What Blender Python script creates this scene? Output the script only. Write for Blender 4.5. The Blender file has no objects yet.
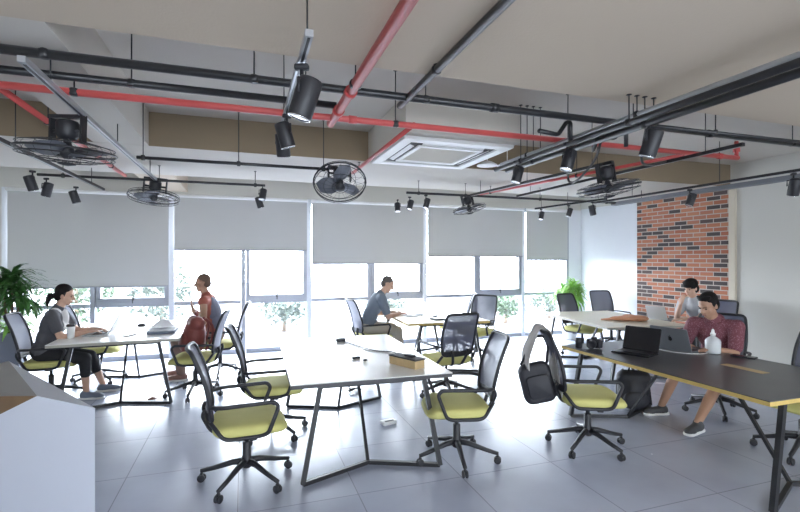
import bpy, bmesh, math, random
from mathutils import Vector as V, Matrix, Euler, noise
random.seed(7)
PI = math.pi
sc = bpy.context.scene
COL = sc.collection

# ------------------------------------------------------------------ materials
MATS = {}
def mat(name, color=(.8, .8, .8), rough=.5, metal=0., spec=.5, coat=0., bump=0., bscale=40., vary=0., vscale=6., trans=0., alpha=1., emit=0.):
    m = bpy.data.materials.new(name); m.use_nodes = True
    nt = m.node_tree; b = nt.nodes['Principled BSDF']
    c = (*color, 1)
    b.inputs['Base Color'].default_value = c
    b.inputs['Roughness'].default_value = rough
    b.inputs['Metallic'].default_value = metal
    b.inputs['Specular IOR Level'].default_value = spec
    b.inputs['Coat Weight'].default_value = coat
    b.inputs['Transmission Weight'].default_value = trans
    b.inputs['Alpha'].default_value = alpha
    tc = nt.nodes.new('ShaderNodeTexCoord')
    if vary:
        n = nt.nodes.new('ShaderNodeTexNoise'); n.inputs['Scale'].default_value = vscale; n.inputs['Detail'].default_value = 4
        nt.links.new(tc.outputs['Object'], n.inputs['Vector'])
        r = nt.nodes.new('ShaderNodeMix'); r.data_type = 'RGBA'
        r.inputs[6].default_value = tuple(max(0, x * (1 - vary)) for x in color) + (1,)
        r.inputs[7].default_value = tuple(min(1, x * (1 + vary)) for x in color) + (1,)
        nt.links.new(n.outputs['Fac'], r.inputs[0]); nt.links.new(r.outputs[2], b.inputs['Base Color'])
    if bump:
        n2 = nt.nodes.new('ShaderNodeTexNoise'); n2.inputs['Scale'].default_value = bscale; n2.inputs['Detail'].default_value = 3
        nt.links.new(tc.outputs['Object'], n2.inputs['Vector'])
        bp = nt.nodes.new('ShaderNodeBump'); bp.inputs['Strength'].default_value = bump; bp.inputs['Distance'].default_value = .01
        nt.links.new(n2.outputs['Fac'], bp.inputs['Height']); nt.links.new(bp.outputs['Normal'], b.inputs['Normal'])
    MATS[name] = m
    return m

def out_shader(m, build):
    nt = m.node_tree; o = nt.nodes['Material Output']; b = nt.nodes['Principled BSDF']
    nt.links.new(build(nt, b), o.inputs['Surface'])

mat('beam_paint', (.55, .515, .465), .9, bump=.15, bscale=60, vary=.03, vscale=1.5)
mat('beam_face_taupe', (.26, .20, .132), .9, bump=.15, bscale=60, vary=.04, vscale=1.5)
mat('ceiling_paint', (.53, .445, .345), .9, bump=.15, bscale=60, vary=.03, vscale=1.5)
mat('wall_paint', (.57, .555, .51), .75, bump=.1, bscale=80, vary=.02, vscale=2)
mat('panel_white', (.68, .69, .72), .35, vary=.02)
mat('beige_paint', (.58, .52, .42), .8, vary=.03)
mat('frame_grey', (.30, .31, .34), .4, metal=.3, vary=.05)
mat('frame_light', (.62, .64, .68), .4, vary=.03)
mat('black_metal', (.018, .018, .02), .38, vary=.1)
mat('black_plastic', (.02, .02, .024), .5, vary=.1)
mat('grey_plastic', (.16, .17, .19), .5, vary=.06)
mat('track_metal', (.45, .46, .48), .35, metal=.6, vary=.05)
mat('red_paint', (.50, .075, .07), .35, vary=.08, vscale=10)
mat('white_plastic', (.80, .80, .79), .4, vary=.02)
mat('duct_board', (.62, .59, .53), .8, vary=.03)
mat('fan_blade', (.13, .14, .17), .5, vary=.05)
mat('lens', (.75, .75, .75), .2, metal=.8)
mat('seat_fabric', (.58, .55, .20), .85, bump=.3, bscale=220, vary=.06, vscale=12)
mat('table_white', (.84, .83, .80), .28, vary=.02, vscale=3)
mat('table_dark', (.075, .072, .075), .30, vary=.18, vscale=4)
mat('table_cream', (.74, .69, .56), .35, vary=.04, vscale=3)
mat('ply_edge', (.58, .42, .13), .55, vary=.12, vscale=30)
mat('ply_dark', (.05, .05, .055), .5, vary=.15, vscale=20)
mat('ply_pale', (.42, .40, .34), .5, vary=.1, vscale=20)
mat('wood_box', (.52, .38, .20), .55, vary=.15, vscale=30)
mat('desk_white', (.60, .635, .73), .32, vary=.02, vscale=3)
mat('desk_grey', (.34, .34, .34), .6, vary=.08)
mat('desk_wood', (.16, .095, .045), .5, vary=.2, vscale=14)
mat('laptop_silver', (.52, .53, .55), .35, metal=.6)
mat('laptop_grey', (.20, .21, .23), .35, metal=.5)
mat('screen_black', (.012, .012, .014), .25)
mat('keys', (.03, .03, .035), .5)
mat('skin_light', (.58, .36, .26), .55, vary=.05)
mat('skin_tan', (.42, .24, .16), .55, vary=.05)
mat('skin_brown', (.36, .20, .13), .55, vary=.05)
mat('hair_black', (.010, .008, .008), .7, spec=.2, bump=.6, bscale=90)
mat('hair_brown', (.12, .075, .055), .7, spec=.2, bump=.6, bscale=90)
mat('hair_grey', (.12, .10, .09), .6, bump=.6, bscale=90)
mat('eye', (.02, .015, .012), .2)
mat('lip', (.40, .17, .14), .5)
mat('tee_charcoal', (.085, .085, .095), .85, bump=.3, bscale=25, vary=.1)
mat('cloth_white', (.72, .72, .72), .85, bump=.3, bscale=25)
mat('pants_black', (.018, .018, .02), .85, bump=.3, bscale=25)
mat('top_rust', (.33, .10, .07), .85, bump=.3, bscale=25, vary=.12)
mat('vest_slate', (.16, .17, .22), .85, bump=.3, bscale=25)
mat('pants_brown', (.22, .14, .11), .85, bump=.3, bscale=25)
mat('tee_slate', (.15, .18, .22), .85, bump=.3, bscale=25, vary=.1)
mat('pants_beige', (.42, .38, .31), .85, bump=.3, bscale=25)
mat('tee_grey', (.42, .43, .45), .85, bump=.3, bscale=25, vary=.06)
mat('shoe_blue', (.16, .19, .25), .6)
mat('shoe_dark', (.06, .06, .065), .6)
mat('sole_white', (.75, .75, .74), .6)
mat('shoe_brown', (.26, .13, .10), .6)
mat('bag_red', (.21, .05, .04), .6, bump=.4, bscale=18, vary=.15)
mat('bag_black', (.022, .022, .028), .6, bump=.4, bscale=18)
mat('cloth_grey', (.42, .40, .37), .9, bump=.4, bscale=30, vary=.1)
mat('bag_orange', (.62, .30, .17), .6, bump=.6, bscale=14, vary=.15)
mat('paper', (.86, .86, .86), .8)
mat('leaf_dark', (.045, .13, .03), .45, vary=.35, vscale=5)
mat('leaf_bright', (.24, .47, .09), .5, vary=.3, vscale=6)
mat('leaf_outdoor', (.045, .075, .035), .7, vary=.35, vscale=1.5)
mat('leaf_outdoor_pale', (.065, .085, .065), .7, vary=.3, vscale=1.5)
mat('bark', (.16, .11, .07), .9, vary=.2)
mat('soil', (.06, .04, .03), .95, vary=.3)
mat('planter_grey', (.12, .13, .16), .6, vary=.08)
mat('pot_white', (.75, .75, .74), .5)
mat('terrace', (.20, .20, .21), .9, vary=.06)
mat('cable_white', (.75, .75, .75), .5)
mat('cable_black', (.02, .02, .02), .5)
mat('vent_dark', (.10, .10, .10), .7)

def mk_plaid():
    m = mat('shirt_maroon', (.22, .045, .07), .85)
    nt = m.node_tree; b = nt.nodes['Principled BSDF']
    tc = nt.nodes.new('ShaderNodeTexCoord'); vo = nt.nodes.new('ShaderNodeTexVoronoi'); vo.inputs['Scale'].default_value = 70
    nt.links.new(tc.outputs['Object'], vo.inputs['Vector'])
    r = nt.nodes.new('ShaderNodeValToRGB')
    r.color_ramp.elements[0].position = .28; r.color_ramp.elements[0].color = (.28, .13, .165, 1)
    r.color_ramp.elements[1].position = .36; r.color_ramp.elements[1].color = (.16, .05, .065, 1)
    nt.links.new(vo.outputs['Distance'], r.inputs['Fac']); nt.links.new(r.outputs['Color'], b.inputs['Base Color'])
mk_plaid()

def see_through(name, color, fac, rough=.6):
    m = mat(name, color, rough)
    def bld(nt, b):
        t = nt.nodes.new('ShaderNodeBsdfTransparent'); x = nt.nodes.new('ShaderNodeMixShader')
        x.inputs[0].default_value = fac
        nt.links.new(t.outputs[0], x.inputs[1]); nt.links.new(b.outputs[0], x.inputs[2]); return x.outputs[0]
    out_shader(m, bld)
see_through('chair_mesh', (.10, .105, .15), .955)
see_through('fan_wire_mesh', (.05, .05, .05), .35)
see_through('window_glass', (.9, .95, .95), .06, .02)
see_through('bottle_plastic', (.80, .84, .86), .55, .15)
see_through('crumpled_plastic', (.85, .86, .88), .6, .25)

def mk_blind():
    m = mat('blind_fabric', (.47, .465, .45), .9, vary=.02, vscale=3)
    def bld(nt, b):
        t = nt.nodes.new('ShaderNodeBsdfTranslucent'); t.inputs['Color'].default_value = (.50, .51, .52, 1)
        x = nt.nodes.new('ShaderNodeMixShader'); x.inputs[0].default_value = .055
        nt.links.new(b.outputs[0], x.inputs[1]); nt.links.new(t.outputs[0], x.inputs[2]); return x.outputs[0]
    out_shader(m, bld)
mk_blind()

def mk_floor():
    m = mat('floor_tiles', (.5, .5, .5), .3, spec=.8)
    nt = m.node_tree; b = nt.nodes['Principled BSDF']
    tc = nt.nodes.new('ShaderNodeTexCoord'); mp = nt.nodes.new('ShaderNodeMapping')
    mp.inputs['Location'].default_value = (.04, .05, 0)
    br = nt.nodes.new('ShaderNodeTexBrick'); br.offset = 0; br.inputs['Scale'].default_value = 1
    br.inputs['Brick Width'].default_value = .8; br.inputs['Row Height'].default_value = .8
    br.inputs['Mortar Size'].default_value = .004; br.inputs['Mortar Smooth'].default_value = .2
    br.inputs['Color1'].default_value = (.45, .485, .60, 1); br.inputs['Color2'].default_value = (.49, .525, .64, 1)
    br.inputs['Mortar'].default_value = (.29, .30, .35, 1)
    nz = nt.nodes.new('ShaderNodeTexNoise'); nz.inputs['Scale'].default_value = 2.2; nz.inputs['Detail'].default_value = 6
    mx = nt.nodes.new('ShaderNodeMix'); mx.data_type = 'RGBA'; mx.blend_type = 'MULTIPLY'; mx.inputs[0].default_value = .25
    nt.links.new(tc.outputs['Object'], mp.inputs['Vector']); nt.links.new(mp.outputs[0], br.inputs['Vector']); nt.links.new(tc.outputs['Object'], nz.inputs['Vector'])
    nt.links.new(br.outputs['Color'], mx.inputs[6]); nt.links.new(nz.outputs['Fac'], mx.inputs[7]); nt.links.new(mx.outputs[2], b.inputs['Base Color'])
    rr = nt.nodes.new('ShaderNodeMapRange'); rr.inputs[3].default_value = .16; rr.inputs[4].default_value = .32
    nt.links.new(nz.outputs['Fac'], rr.inputs[0]); nt.links.new(rr.outputs[0], b.inputs['Roughness'])
mk_floor()

def mk_brick():
    m = mat('brick_wall', (.5, .3, .2), .85)
    nt = m.node_tree; b = nt.nodes['Principled BSDF']
    tc = nt.nodes.new('ShaderNodeTexCoord'); sx = nt.nodes.new('ShaderNodeSeparateXYZ'); cx = nt.nodes.new('ShaderNodeCombineXYZ')
    nt.links.new(tc.outputs['Object'], sx.inputs[0]); nt.links.new(sx.outputs[1], cx.inputs[0]); nt.links.new(sx.outputs[2], cx.inputs[1])
    br = nt.nodes.new('ShaderNodeTexBrick'); br.offset = .5; br.inputs['Scale'].default_value = 1
    br.inputs['Brick Width'].default_value = .235; br.inputs['Row Height'].default_value = .072
    br.inputs['Mortar Size'].default_value = .0075; br.inputs['Mortar Smooth'].default_value = .1
    br.inputs['Color1'].default_value = (0, 0, 0, 1); br.inputs['Color2'].default_value = (1, 1, 1, 1); br.inputs['Mortar'].default_value = (.5, .5, .5, 1)
    nt.links.new(cx.outputs[0], br.inputs['Vector'])
    r = nt.nodes.new('ShaderNodeValToRGB'); r.color_ramp.interpolation = 'CONSTANT'
    e = r.color_ramp.elements
    e[0].position = 0; e[0].color = (0.389, 0.147, 0.081, 1)
    e[1].position = .25; e[1].color = (0.338, 0.118, 0.067, 1)
    for p, c in ((.45, (0.422, 0.180, 0.104, 1)), (.55, (0.364, 0.151, 0.095, 1)), (.66, (.065, .052, .052, 1)), (.86, (.09, .065, .06, 1))):
        x = e.new(p); x.color = c
    nt.links.new(br.outputs['Color'], r.inputs['Fac'])
    mx = nt.nodes.new('ShaderNodeMix'); mx.data_type = 'RGBA'; mx.inputs[7].default_value = (.44, .39, .34, 1)
    nt.links.new(br.outputs['Fac'], mx.inputs[0]); nt.links.new(r.outputs['Color'], mx.inputs[6]); nt.links.new(mx.outputs[2], b.inputs['Base Color'])
    bp = nt.nodes.new('ShaderNodeBump'); bp.inputs['Strength'].default_value = .5; bp.inputs['Distance'].default_value = .01; bp.invert = True
    nt.links.new(br.outputs['Fac'], bp.inputs['Height']); nt.links.new(bp.outputs['Normal'], b.inputs['Normal'])
mk_brick()

# ------------------------------------------------------------------ mesh builder
class MB:
    def __init__(s): s.v = []; s.f = []; s.sm = []
    def add(s, vs, fs, smooth=False):
        o = len(s.v); s.v += [tuple(x) for x in vs]; s.f += [tuple(i + o for i in f) for f in fs]; s.sm += [smooth] * len(fs); return s
    def box(s, c, d, M=None):
        x, y, z = (q / 2 for q in d); c = V(c)
        vs = [V((i, j, k)) for i in (-x, x) for j in (-y, y) for k in (-z, z)]
        vs = [(M @ p if M else p) + c for p in vs]
        return s.add(vs, [(0, 1, 3, 2), (4, 6, 7, 5), (0, 4, 5, 1), (2, 3, 7, 6), (0, 2, 6, 4), (1, 5, 7, 3)])
    def rbox(s, c, d, r, M=None, n=4):
        """rounded box: superellipse footprint in xy with rounded top and bottom edge"""
        x, y, z = (q / 2 for q in d); r = min(r, x, y); c = V(c); e = min(r, z) * .6
        ring = []
        for (sx, sy, a0) in ((1, 1, 0), (-1, 1, 90), (-1, -1, 180), (1, -1, 270)):
            for i in range(n + 1):
                a = math.radians(a0 + 90 * i / n); ring.append((sx * (x - r), sy * (y - r), math.cos(a), math.sin(a)))
        levels = [(-z, r - e), (-z + e * .3, r - e * .3), (-z + e, r), (z - e, r), (z - e * .3, r - e * .3), (z, r - e)]
        vs = []; m = len(ring)
        for (h, rr) in levels:
            for (a, b, p, q) in ring: vs.append(V((a + p * rr, b + q * rr, h)))
        fs = [tuple(reversed(range(m)))]
        for l in range(len(levels) - 1):
            for i in range(m): fs.append((l * m + i, l * m + (i + 1) % m, (l + 1) * m + (i + 1) % m, (l + 1) * m + i))
        fs.append(tuple(range((len(levels) - 1) * m, len(levels) * m)))
        return s.add([(M @ p if M else p) + c for p in vs], fs, True)
    def tube(s, pts, r, n=8, closed=False):
        pts = [V(p) for p in pts]; N = len(pts); rs = r if isinstance(r, (list, tuple)) else [r] * N
        vs = []; prev = None
        for i, p in enumerate(pts):
            if closed: t = (pts[(i + 1) % N] - pts[i - 1])
            else: t = pts[min(i + 1, N - 1)] - pts[max(i - 1, 0)]
            t.normalize()
            if prev is None:
                a = V((0, 0, 1)) if abs(t.z) < .9 else V((1, 0, 0)); u = t.cross(a).normalized()
            else:
                u = (prev - t * prev.dot(t)).normalized()
            prev = u; w = t.cross(u)
            for k in range(n):
                an = 2 * PI * (k + .5) / n; vs.append(p + (u * math.cos(an) + w * math.sin(an)) * rs[i])
        fs = []
        for i in range(N if closed else N - 1):
            j = (i + 1) % N
            for k in range(n): fs.append((i * n + k, i * n + (k + 1) % n, j * n + (k + 1) % n, j * n + k))
        if not closed:
            fs.append(tuple(reversed(range(n)))); fs.append(tuple(range((N - 1) * n, N * n)))
        return s.add(vs, fs, n > 4)
    def bar(s, a, b, w, h=None):
        """rectangular bar between two points"""
        a, b = V(a), V(b); h = h or w; t = (b - a).normalized(); up = V((0, 0, 1)) if abs(t.z) < .95 else V((0, 1, 0))
        x = t.cross(up).normalized(); y = x.cross(t)
        vs = [p + x * i * w / 2 + y * j * h / 2 for p in (a, b) for i, j in ((-1, -1), (1, -1), (1, 1), (-1, 1))]
        return s.add(vs, [(3, 2, 1, 0), (4, 5, 6, 7), (0, 1, 5, 4), (1, 2, 6, 5), (2, 3, 7, 6), (3, 0, 4, 7)])
    def lathe(s, prof, c=(0, 0, 0), n=20, M=None):
        c = V(c); vs = []; m = len(prof)
        for r, z in prof:
            for k in range(n):
                a = 2 * PI * k / n; p = V((r * math.cos(a), r * math.sin(a), z)); vs.append((M @ p if M else p) + c)
        fs = [tuple(reversed(range(n)))]
        for l in range(m - 1):
            for k in range(n): fs.append((l * n + k, l * n + (k + 1) % n, (l + 1) * n + (k + 1) % n, (l + 1) * n + k))
        fs.append(tuple(range((m - 1) * n, m * n)))
        return s.add(vs, fs, True)
    def ell(s, c, r, M=None, nu=16, nv=10):
        c = V(c); vs = [V((0, 0, -r[2]))]
        for i in range(1, nv):
            a = -PI / 2 + PI * i / nv
            for k in range(nu): vs.append(V((r[0] * math.cos(a) * math.cos(2 * PI * k / nu), r[1] * math.cos(a) * math.sin(2 * PI * k / nu), r[2] * math.sin(a))))
        vs.append(V((0, 0, r[2]))); L = len(vs) - 1; fs = []
        for k in range(nu):
            fs.append((0, 1 + (k + 1) % nu, 1 + k)); fs.append((L, L - nu + k, L - nu + (k + 1) % nu))
        for i in range(nv - 2):
            for k in range(nu):
                a = 1 + i * nu; fs.append((a + k, a + (k + 1) % nu, a + nu + (k + 1) % nu, a + nu + k))
        return s.add([(M @ p if M else p) + c for p in vs], fs, True)
    def rc(s, a, b, r1, r2, n=12):
        """round cone (capsule) from a to b"""
        a, b = V(a), V(b); t = b - a; L = t.length
        if L < 1e-5: return s.ell(a, (r1,) * 3)
        t /= L; pts = []; rs = []
        for i in range(5):
            th = PI / 2 * (1 - i / 4); pts.append(a - t * r1 * math.sin(th)); rs.append(max(r1 * math.cos(th), r1 * .03))
        for i in range(5):
            th = PI / 2 * i / 4; pts.append(b + t * r2 * math.sin(th)); rs.append(max(r2 * math.cos(th), r2 * .03))
        up = V((0, 0, 1)) if abs(t.z) < .9 else V((1, 0, 0)); u = t.cross(up).normalized(); w = t.cross(u)
        vs = [p + (u * math.cos(2 * PI * k / n) + w * math.sin(2 * PI * k / n)) * r for p, r in zip(pts, rs) for k in range(n)]
        fs = [tuple(reversed(range(n)))]
        for i in range(9):
            for k in range(n): fs.append((i * n + k, i * n + (k + 1) % n, (i + 1) * n + (k + 1) % n, (i + 1) * n + k))
        fs.append(tuple(range(9 * n, 10 * n)))
        return s.add(vs, fs, True)
    def prism(s, poly, z0, z1):
        n = len(poly); vs = [(x, y, z0) for x, y in poly] + [(x, y, z1) for x, y in poly]
        fs = [tuple(reversed(range(n))), tuple(range(n, 2 * n))] + [(i, (i + 1) % n, n + (i + 1) % n, n + i) for i in range(n)]
        return s.add(vs, fs)
    def mesh(s, name):
        me = bpy.data.meshes.new(name); me.from_pydata(s.v, [], s.f)
        bm = bmesh.new(); bm.from_mesh(me); bmesh.ops.recalc_face_normals(bm, faces=bm.faces); bm.to_mesh(me); bm.free()
        if any(s.sm):
            me.polygons.foreach_set('use_smooth', s.sm)
        me.update(); return me
    def build(s, name, m, parent=None, bevel=0., loc=None, rz=0.):
        o = bpy.data.objects.new(name, s.mesh(name)); COL.objects.link(o)
        o.data.materials.append(MATS[m])
        if parent: o.parent = parent
        if loc: o.location = loc
        if rz: o.rotation_euler.z = rz
        if bevel:
            b = o.modifiers.new('bevel', 'BEVEL'); b.width = bevel; b.segments = 2; b.limit_method = 'ANGLE'; b.angle_limit = math.radians(40)
        return o

def thing(name, label, cat, loc=(0, 0, 0), rz=0., group=None):
    o = bpy.data.objects.new(name, None); COL.objects.link(o); o.location = loc; o.rotation_euler = (0, 0, rz); o.empty_display_size = .1
    return tag(o, label, cat, group)
def tag(o, label, cat, group=None):
    o['label'] = label; o['category'] = cat
    if group: o['group'] = group
    return o
def struct(o): o['kind'] = 'structure'; return o
def dup(root, loc, rz, label, group=None):
    r = root.copy(); COL.objects.link(r); r.location = loc; r.rotation_euler = (0, 0, rz); r['label'] = label
    if group: r['group'] = group
    for ch in list(root.children):
        c = ch.copy(); COL.objects.link(c); c.parent = r
        for g in list(ch.children):
            d = g.copy(); COL.objects.link(d); d.parent = c
    return r
def rot(rx=0, ry=0, rz=0): return Euler((rx, ry, rz)).to_matrix()
def dirM(z, x=None):
    """matrix whose local z is along vector z"""
    z = V(z).normalized(); a = V(x) if x else (V((0, 0, 1)) if abs(z.z) < .9 else V((1, 0, 0)))
    y = z.cross(a).normalized(); x = y.cross(z)
    return Matrix((x, y, z)).transposed()
def fillet(pts, r, n=4, closed=False):
    """round the corners of a polyline"""
    pts = [V(p) for p in pts]; out = []; N = len(pts)
    for i, p in enumerate(pts):
        if not closed and i in (0, N - 1): out.append(p); continue
        a, b = pts[i - 1], pts[(i + 1) % N]; da, db = a - p, b - p
        k = min(r, da.length * .45, db.length * .45); s, e = p + da.normalized() * k, p + db.normalized() * k
        for j in range(n + 1):
            t = j / n; out.append(s.lerp(p, t).lerp(p.lerp(e, t), t))
    return out

# ------------------------------------------------------------------ room shell
XL, XR, YB, YW = -3.7, 7.2, -3.6, 8.5
ZS, ZC = 2.78, 3.12
struct(MB().box(((XL + XR) / 2, (YB + YW) / 2, -.05), (XR - XL + .4, YW - YB + .3, .1)).build('floor', 'floor_tiles'))
ce = MB()
ce.box(((XL + XR) / 2, (YB + YW) / 2, ZC + .06), (XR - XL + .4, YW - YB + .4, .12))           # slab
struct(ce.build('ceiling', 'beam_paint'))
h = ZC - ZS
def beam(x0, x1, y0, y1, name, m='ceiling_paint'):
    return struct(MB().box(((x0 + x1) / 2, (y0 + y1) / 2, ZS + h / 2), (x1 - x0, y1 - y0, h)).build(name, m))
beam(XL, XR, YB, 2.62, 'ceiling_soffit')
beam(XL, XR, 5.162, 6.88, 'ceiling_beam', 'beam_paint')
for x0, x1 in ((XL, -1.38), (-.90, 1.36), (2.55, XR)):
    struct(MB().box(((x0 + x1) / 2, 5.156, ZS + h / 2), (x1 - x0, .012, h)).build('ceiling_beam_face', 'beam_face_taupe'))  # thin layer coloring the beam's camera side darker than its underside
beam(-1.38, -.90, 2.62, 5.15, 'ceiling_beam', 'beam_paint')
beam(-1.38, -.90, 6.88, YW, 'ceiling_beam')
struct(MB().box((XR + .1, (YB + YW) / 2, ZC / 2), (.2, YW - YB + .4, ZC)).build('wall_right', 'wall_paint'))
struct(MB().box((XL - .1, (YB + YW) / 2, ZC / 2), (.2, YW - YB + .4, ZC)).build('wall_left', 'wall_paint'))
struct(MB().box((XR - .012, 6.04, 1.39), (.03, 1.78, 2.78)).build('wall_right_brick_panel', 'brick_wall'))
struct(MB().box((XR - .02, 5.10, 1.39), (.05, .10, 2.78)).build('trim_1', 'beige_paint', bevel=.004))
struct(MB().box((XR - .006, 7.72, 1.38), (.014, 1.56, 2.76)).build('wall_right_white_panel', 'panel_white'))
# back wall behind the camera, its unseen window openings added to let in fill light
bw = MB()
bw.box(((XL + XR) / 2, YB - .1, .35), (XR - XL + .4, .2, .7)).box(((XL + XR) / 2, YB - .1, 2.86), (XR - XL + .4, .2, .52))
for x in (XL + .6, -1.0, 1.75, 4.5, XR - .6): bw.box((x, YB - .1, 1.65), (1.75, .2, 1.9))
struct(bw.build('wall_back', 'wall_paint'))
# window wall
struct(MB().box(((XL + XR) / 2, YW + .12, (2.74 + ZC) / 2), (XR - XL + .4, .2, ZC - 2.74)).build('wall_front', 'wall_paint'))
struct(MB().box((7.02, YW + .1, 1.37), (.40, .2, 2.74)).build('wall_front_pier', 'panel_white'))
struct(MB().box((-3.58, YW + .1, 1.37), (.30, .2, 2.74)).build('wall_front_end', 'wall_paint'))
X0, DX = -3.42, 1.137
for k in range(10):
    x = X0 + DX * k
    if k < 10:
        struct(MB().box((x, YW + .05, 1.37), (.085 if k % 2 == 0 else .07, .12, 2.74)).build('trim_%d' % (k + 2), 'frame_light' if k % 2 == 0 else 'frame_grey', bevel=.006))
for k in range(9):
    xa, xb = X0 + DX * k + .04, X0 + DX * (k + 1) - .04; xm = (xa + xb) / 2; w = xb - xa; y = YW + .06
    fr = MB()
    fr.box((xm, y, .03), (w, .10, .10)); fr.box((xm, y, .90), (w, .09, .065)); fr.box((xm, y, 2.70), (w, .09, .08))
    if k % 2 == 1:                                            # opening sash: thicker inner border
        for z in (.97, 2.62): fr.box((xm, y - .01, z), (w, .10, .09))
        for x in (xa + .035, xb - .035): fr.box((x, y - .01, 1.80), (.07, .10, 1.62))
    win = struct(fr.build('window_%d' % (k + 1), 'frame_grey', bevel=.005))
    MB().box((xm, y + .01, 1.35), (w, .006, 2.66)).build('pane', 'window_glass', win)
    if k % 2 == 1:
        MB().tube([(xm, y - .06, 1.0), (xm, y - .09, 1.0), (xm, y - .09, .93)], .008, 6).box((xm, y - .055, 1.0), (.03, .012, .05)).build('handle', 'black_metal', win)

# roller blinds
bl_lab = ['roller blind beside the tall potted palm, drawn lowest of the five', 'roller blind behind the person in rust, drawn up highest',
          'roller blind behind the man in slate, third along from the palm', 'roller blind behind the blue-backed chair, fourth along from the palm',
          'narrow roller blind next to the white wall panel in the corner']
bl_bot = [1.19, 1.79, 1.55, 1.69, 1.62]
for k in range(5):
    xa = X0 + DX * 2 * k + .035; xb = min(X0 + DX * 2 * (k + 1), 6.86) - .035
    if k == 4: xb = 6.80
    r = thing('roller_blind', bl_lab[k], 'blind', ((xa + xb) / 2, YW - .06, 2.74), 0, 'grey roller blinds on the window wall')
    w = xb - xa
    MB().tube([(-w / 2, 0, -.035), (w / 2, 0, -.035)], .03, 10).build('roller', 'white_plastic', r)
    z0 = bl_bot[k] - 2.74
    MB().box((0, .02, (z0 - .03) / 2), (w - .02, .003, -z0 - .03)).build('fabric', 'blind_fabric', r)
    MB().box((0, .02, z0 + .012), (w - .02, .014, .026)).build('bottom_bar', 'frame_grey', r, bevel=.003)

# ------------------------------------------------------------------ reception desk (cut-off corner by the camera)
P1, P2, P3 = V((-1.31, 3.30, 1.05)), V((-.859, 2.42, 1.05)), V((-.568, 2.148, 1.05))
Q1 = V((-1.30, 2.832, .80)); R1 = V((-1.34, 2.80, .985)); S1 = V((-1.80, 3.45, .93))
g = lambda p: V((p.x, p.y, 0))
dk = thing('reception_desk', 'white faceted reception desk with a pointed rim and a brown wooden inside', 'desk', (-1.1, 2.7, 0))
off = V((-1.1, 2.7, 0))
def poly(name, faces, m):
    b = MB()
    for f in faces: b.add([p - off for p in f], [tuple(range(len(f)))])
    return b.build(name, m, dk)
lowP3 = V((P3.x, P3.y, 0)); lowP1 = V((P1.x, P1.y, 0))
poly('front_panel', [[P3, P2, Q1, g(Q1), g(P3)]], 'desk_white')
poly('rim', [[P3, P1, P2]], 'desk_white')
poly('outer_panel', [[P3, g(P3), g(P1), P1], [P1, g(P1), g(S1), S1], [S1, g(S1), g(Q1), Q1]], 'desk_white')
poly('inner_panel', [[P2, P1, S1, R1]], 'desk_grey')
poly('worktop', [[P2, R1, S1, Q1]], 'desk_wood')

# ------------------------------------------------------------------ tables
def table(name, label, loc, rz, top_m, edge_m, L=1.95, W=1.25, inset=.04):
    """local x = width, y = length; origin at the centre on the floor"""
    t = thing(name, label, 'table', (*loc, 0), rz, 'shared work tables on folded black legs')
    z1, th = .75, .028
    MB().box((0, 0, z1 - .003), (W, L, .006)).build('tabletop', top_m, t)
    MB().box((0, 0, z1 - .006 - th / 2), (W, L, th)).build('edge', edge_m, t)
    zt = z1 - .006 - th
    for s in (-1, 1):
        ye = s * (L / 2 - inset)
        A, B = V((-W / 2 + .09, ye, .015)), V((W / 2 - .09, ye, .015)); M = V((0, ye - s * .22, .015))
        At, Bt, Mt = V((-W / 2 + .22, ye - s * .02, zt)), V((W / 2 - .22, ye - s * .02, zt)), V((0, ye - s * .70, zt))
        MB().bar(A, M, .03).bar(M, B, .03).build('foot_rail', 'black_metal', t)
        MB().bar(A, At, .034).build('leg', 'black_metal', t); MB().bar(B, Bt, .034).build('leg', 'black_metal', t); MB().bar(M, Mt, .024).build('leg', 'black_metal', t)
        MB().bar(At + V((0, 0, -.012)), Bt + V((0, 0, -.012)), .03, .022).build('cross_rail', 'black_metal', t)
    return t
T1 = table('work_table', 'white work table with a wooden cable box on it, empty of laptops', (.965, 4.31), math.radians(-1.5), 'table_white', 'ply_dark')
T2 = table('work_table', 'white work table where the woman with the ponytail types', (-1.36, 6.62), math.radians(2), 'table_white', 'ply_pale', L=1.75, W=1.27)
T3 = table('work_table', 'pale work table by the windows where the man in slate sits', (2.83, 6.95), math.radians(-3), 'table_cream', 'ply_edge')
T4 = table('work_table', 'cream work table beside the brick wall with an orange bag on it', (5.26, 5.64), math.radians(-8), 'table_cream', 'ply_pale', L=1.78)
T5 = table('work_table', 'dark-topped work table with yellow plywood edge and two laptops', (3.77, 3.01), 0, 'table_dark', 'ply_edge', L=2.02)
MB().box((.12, -.34, .7512), (.085, .34, .0024)).build('cable_lid', 'wood_box', T5)

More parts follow.
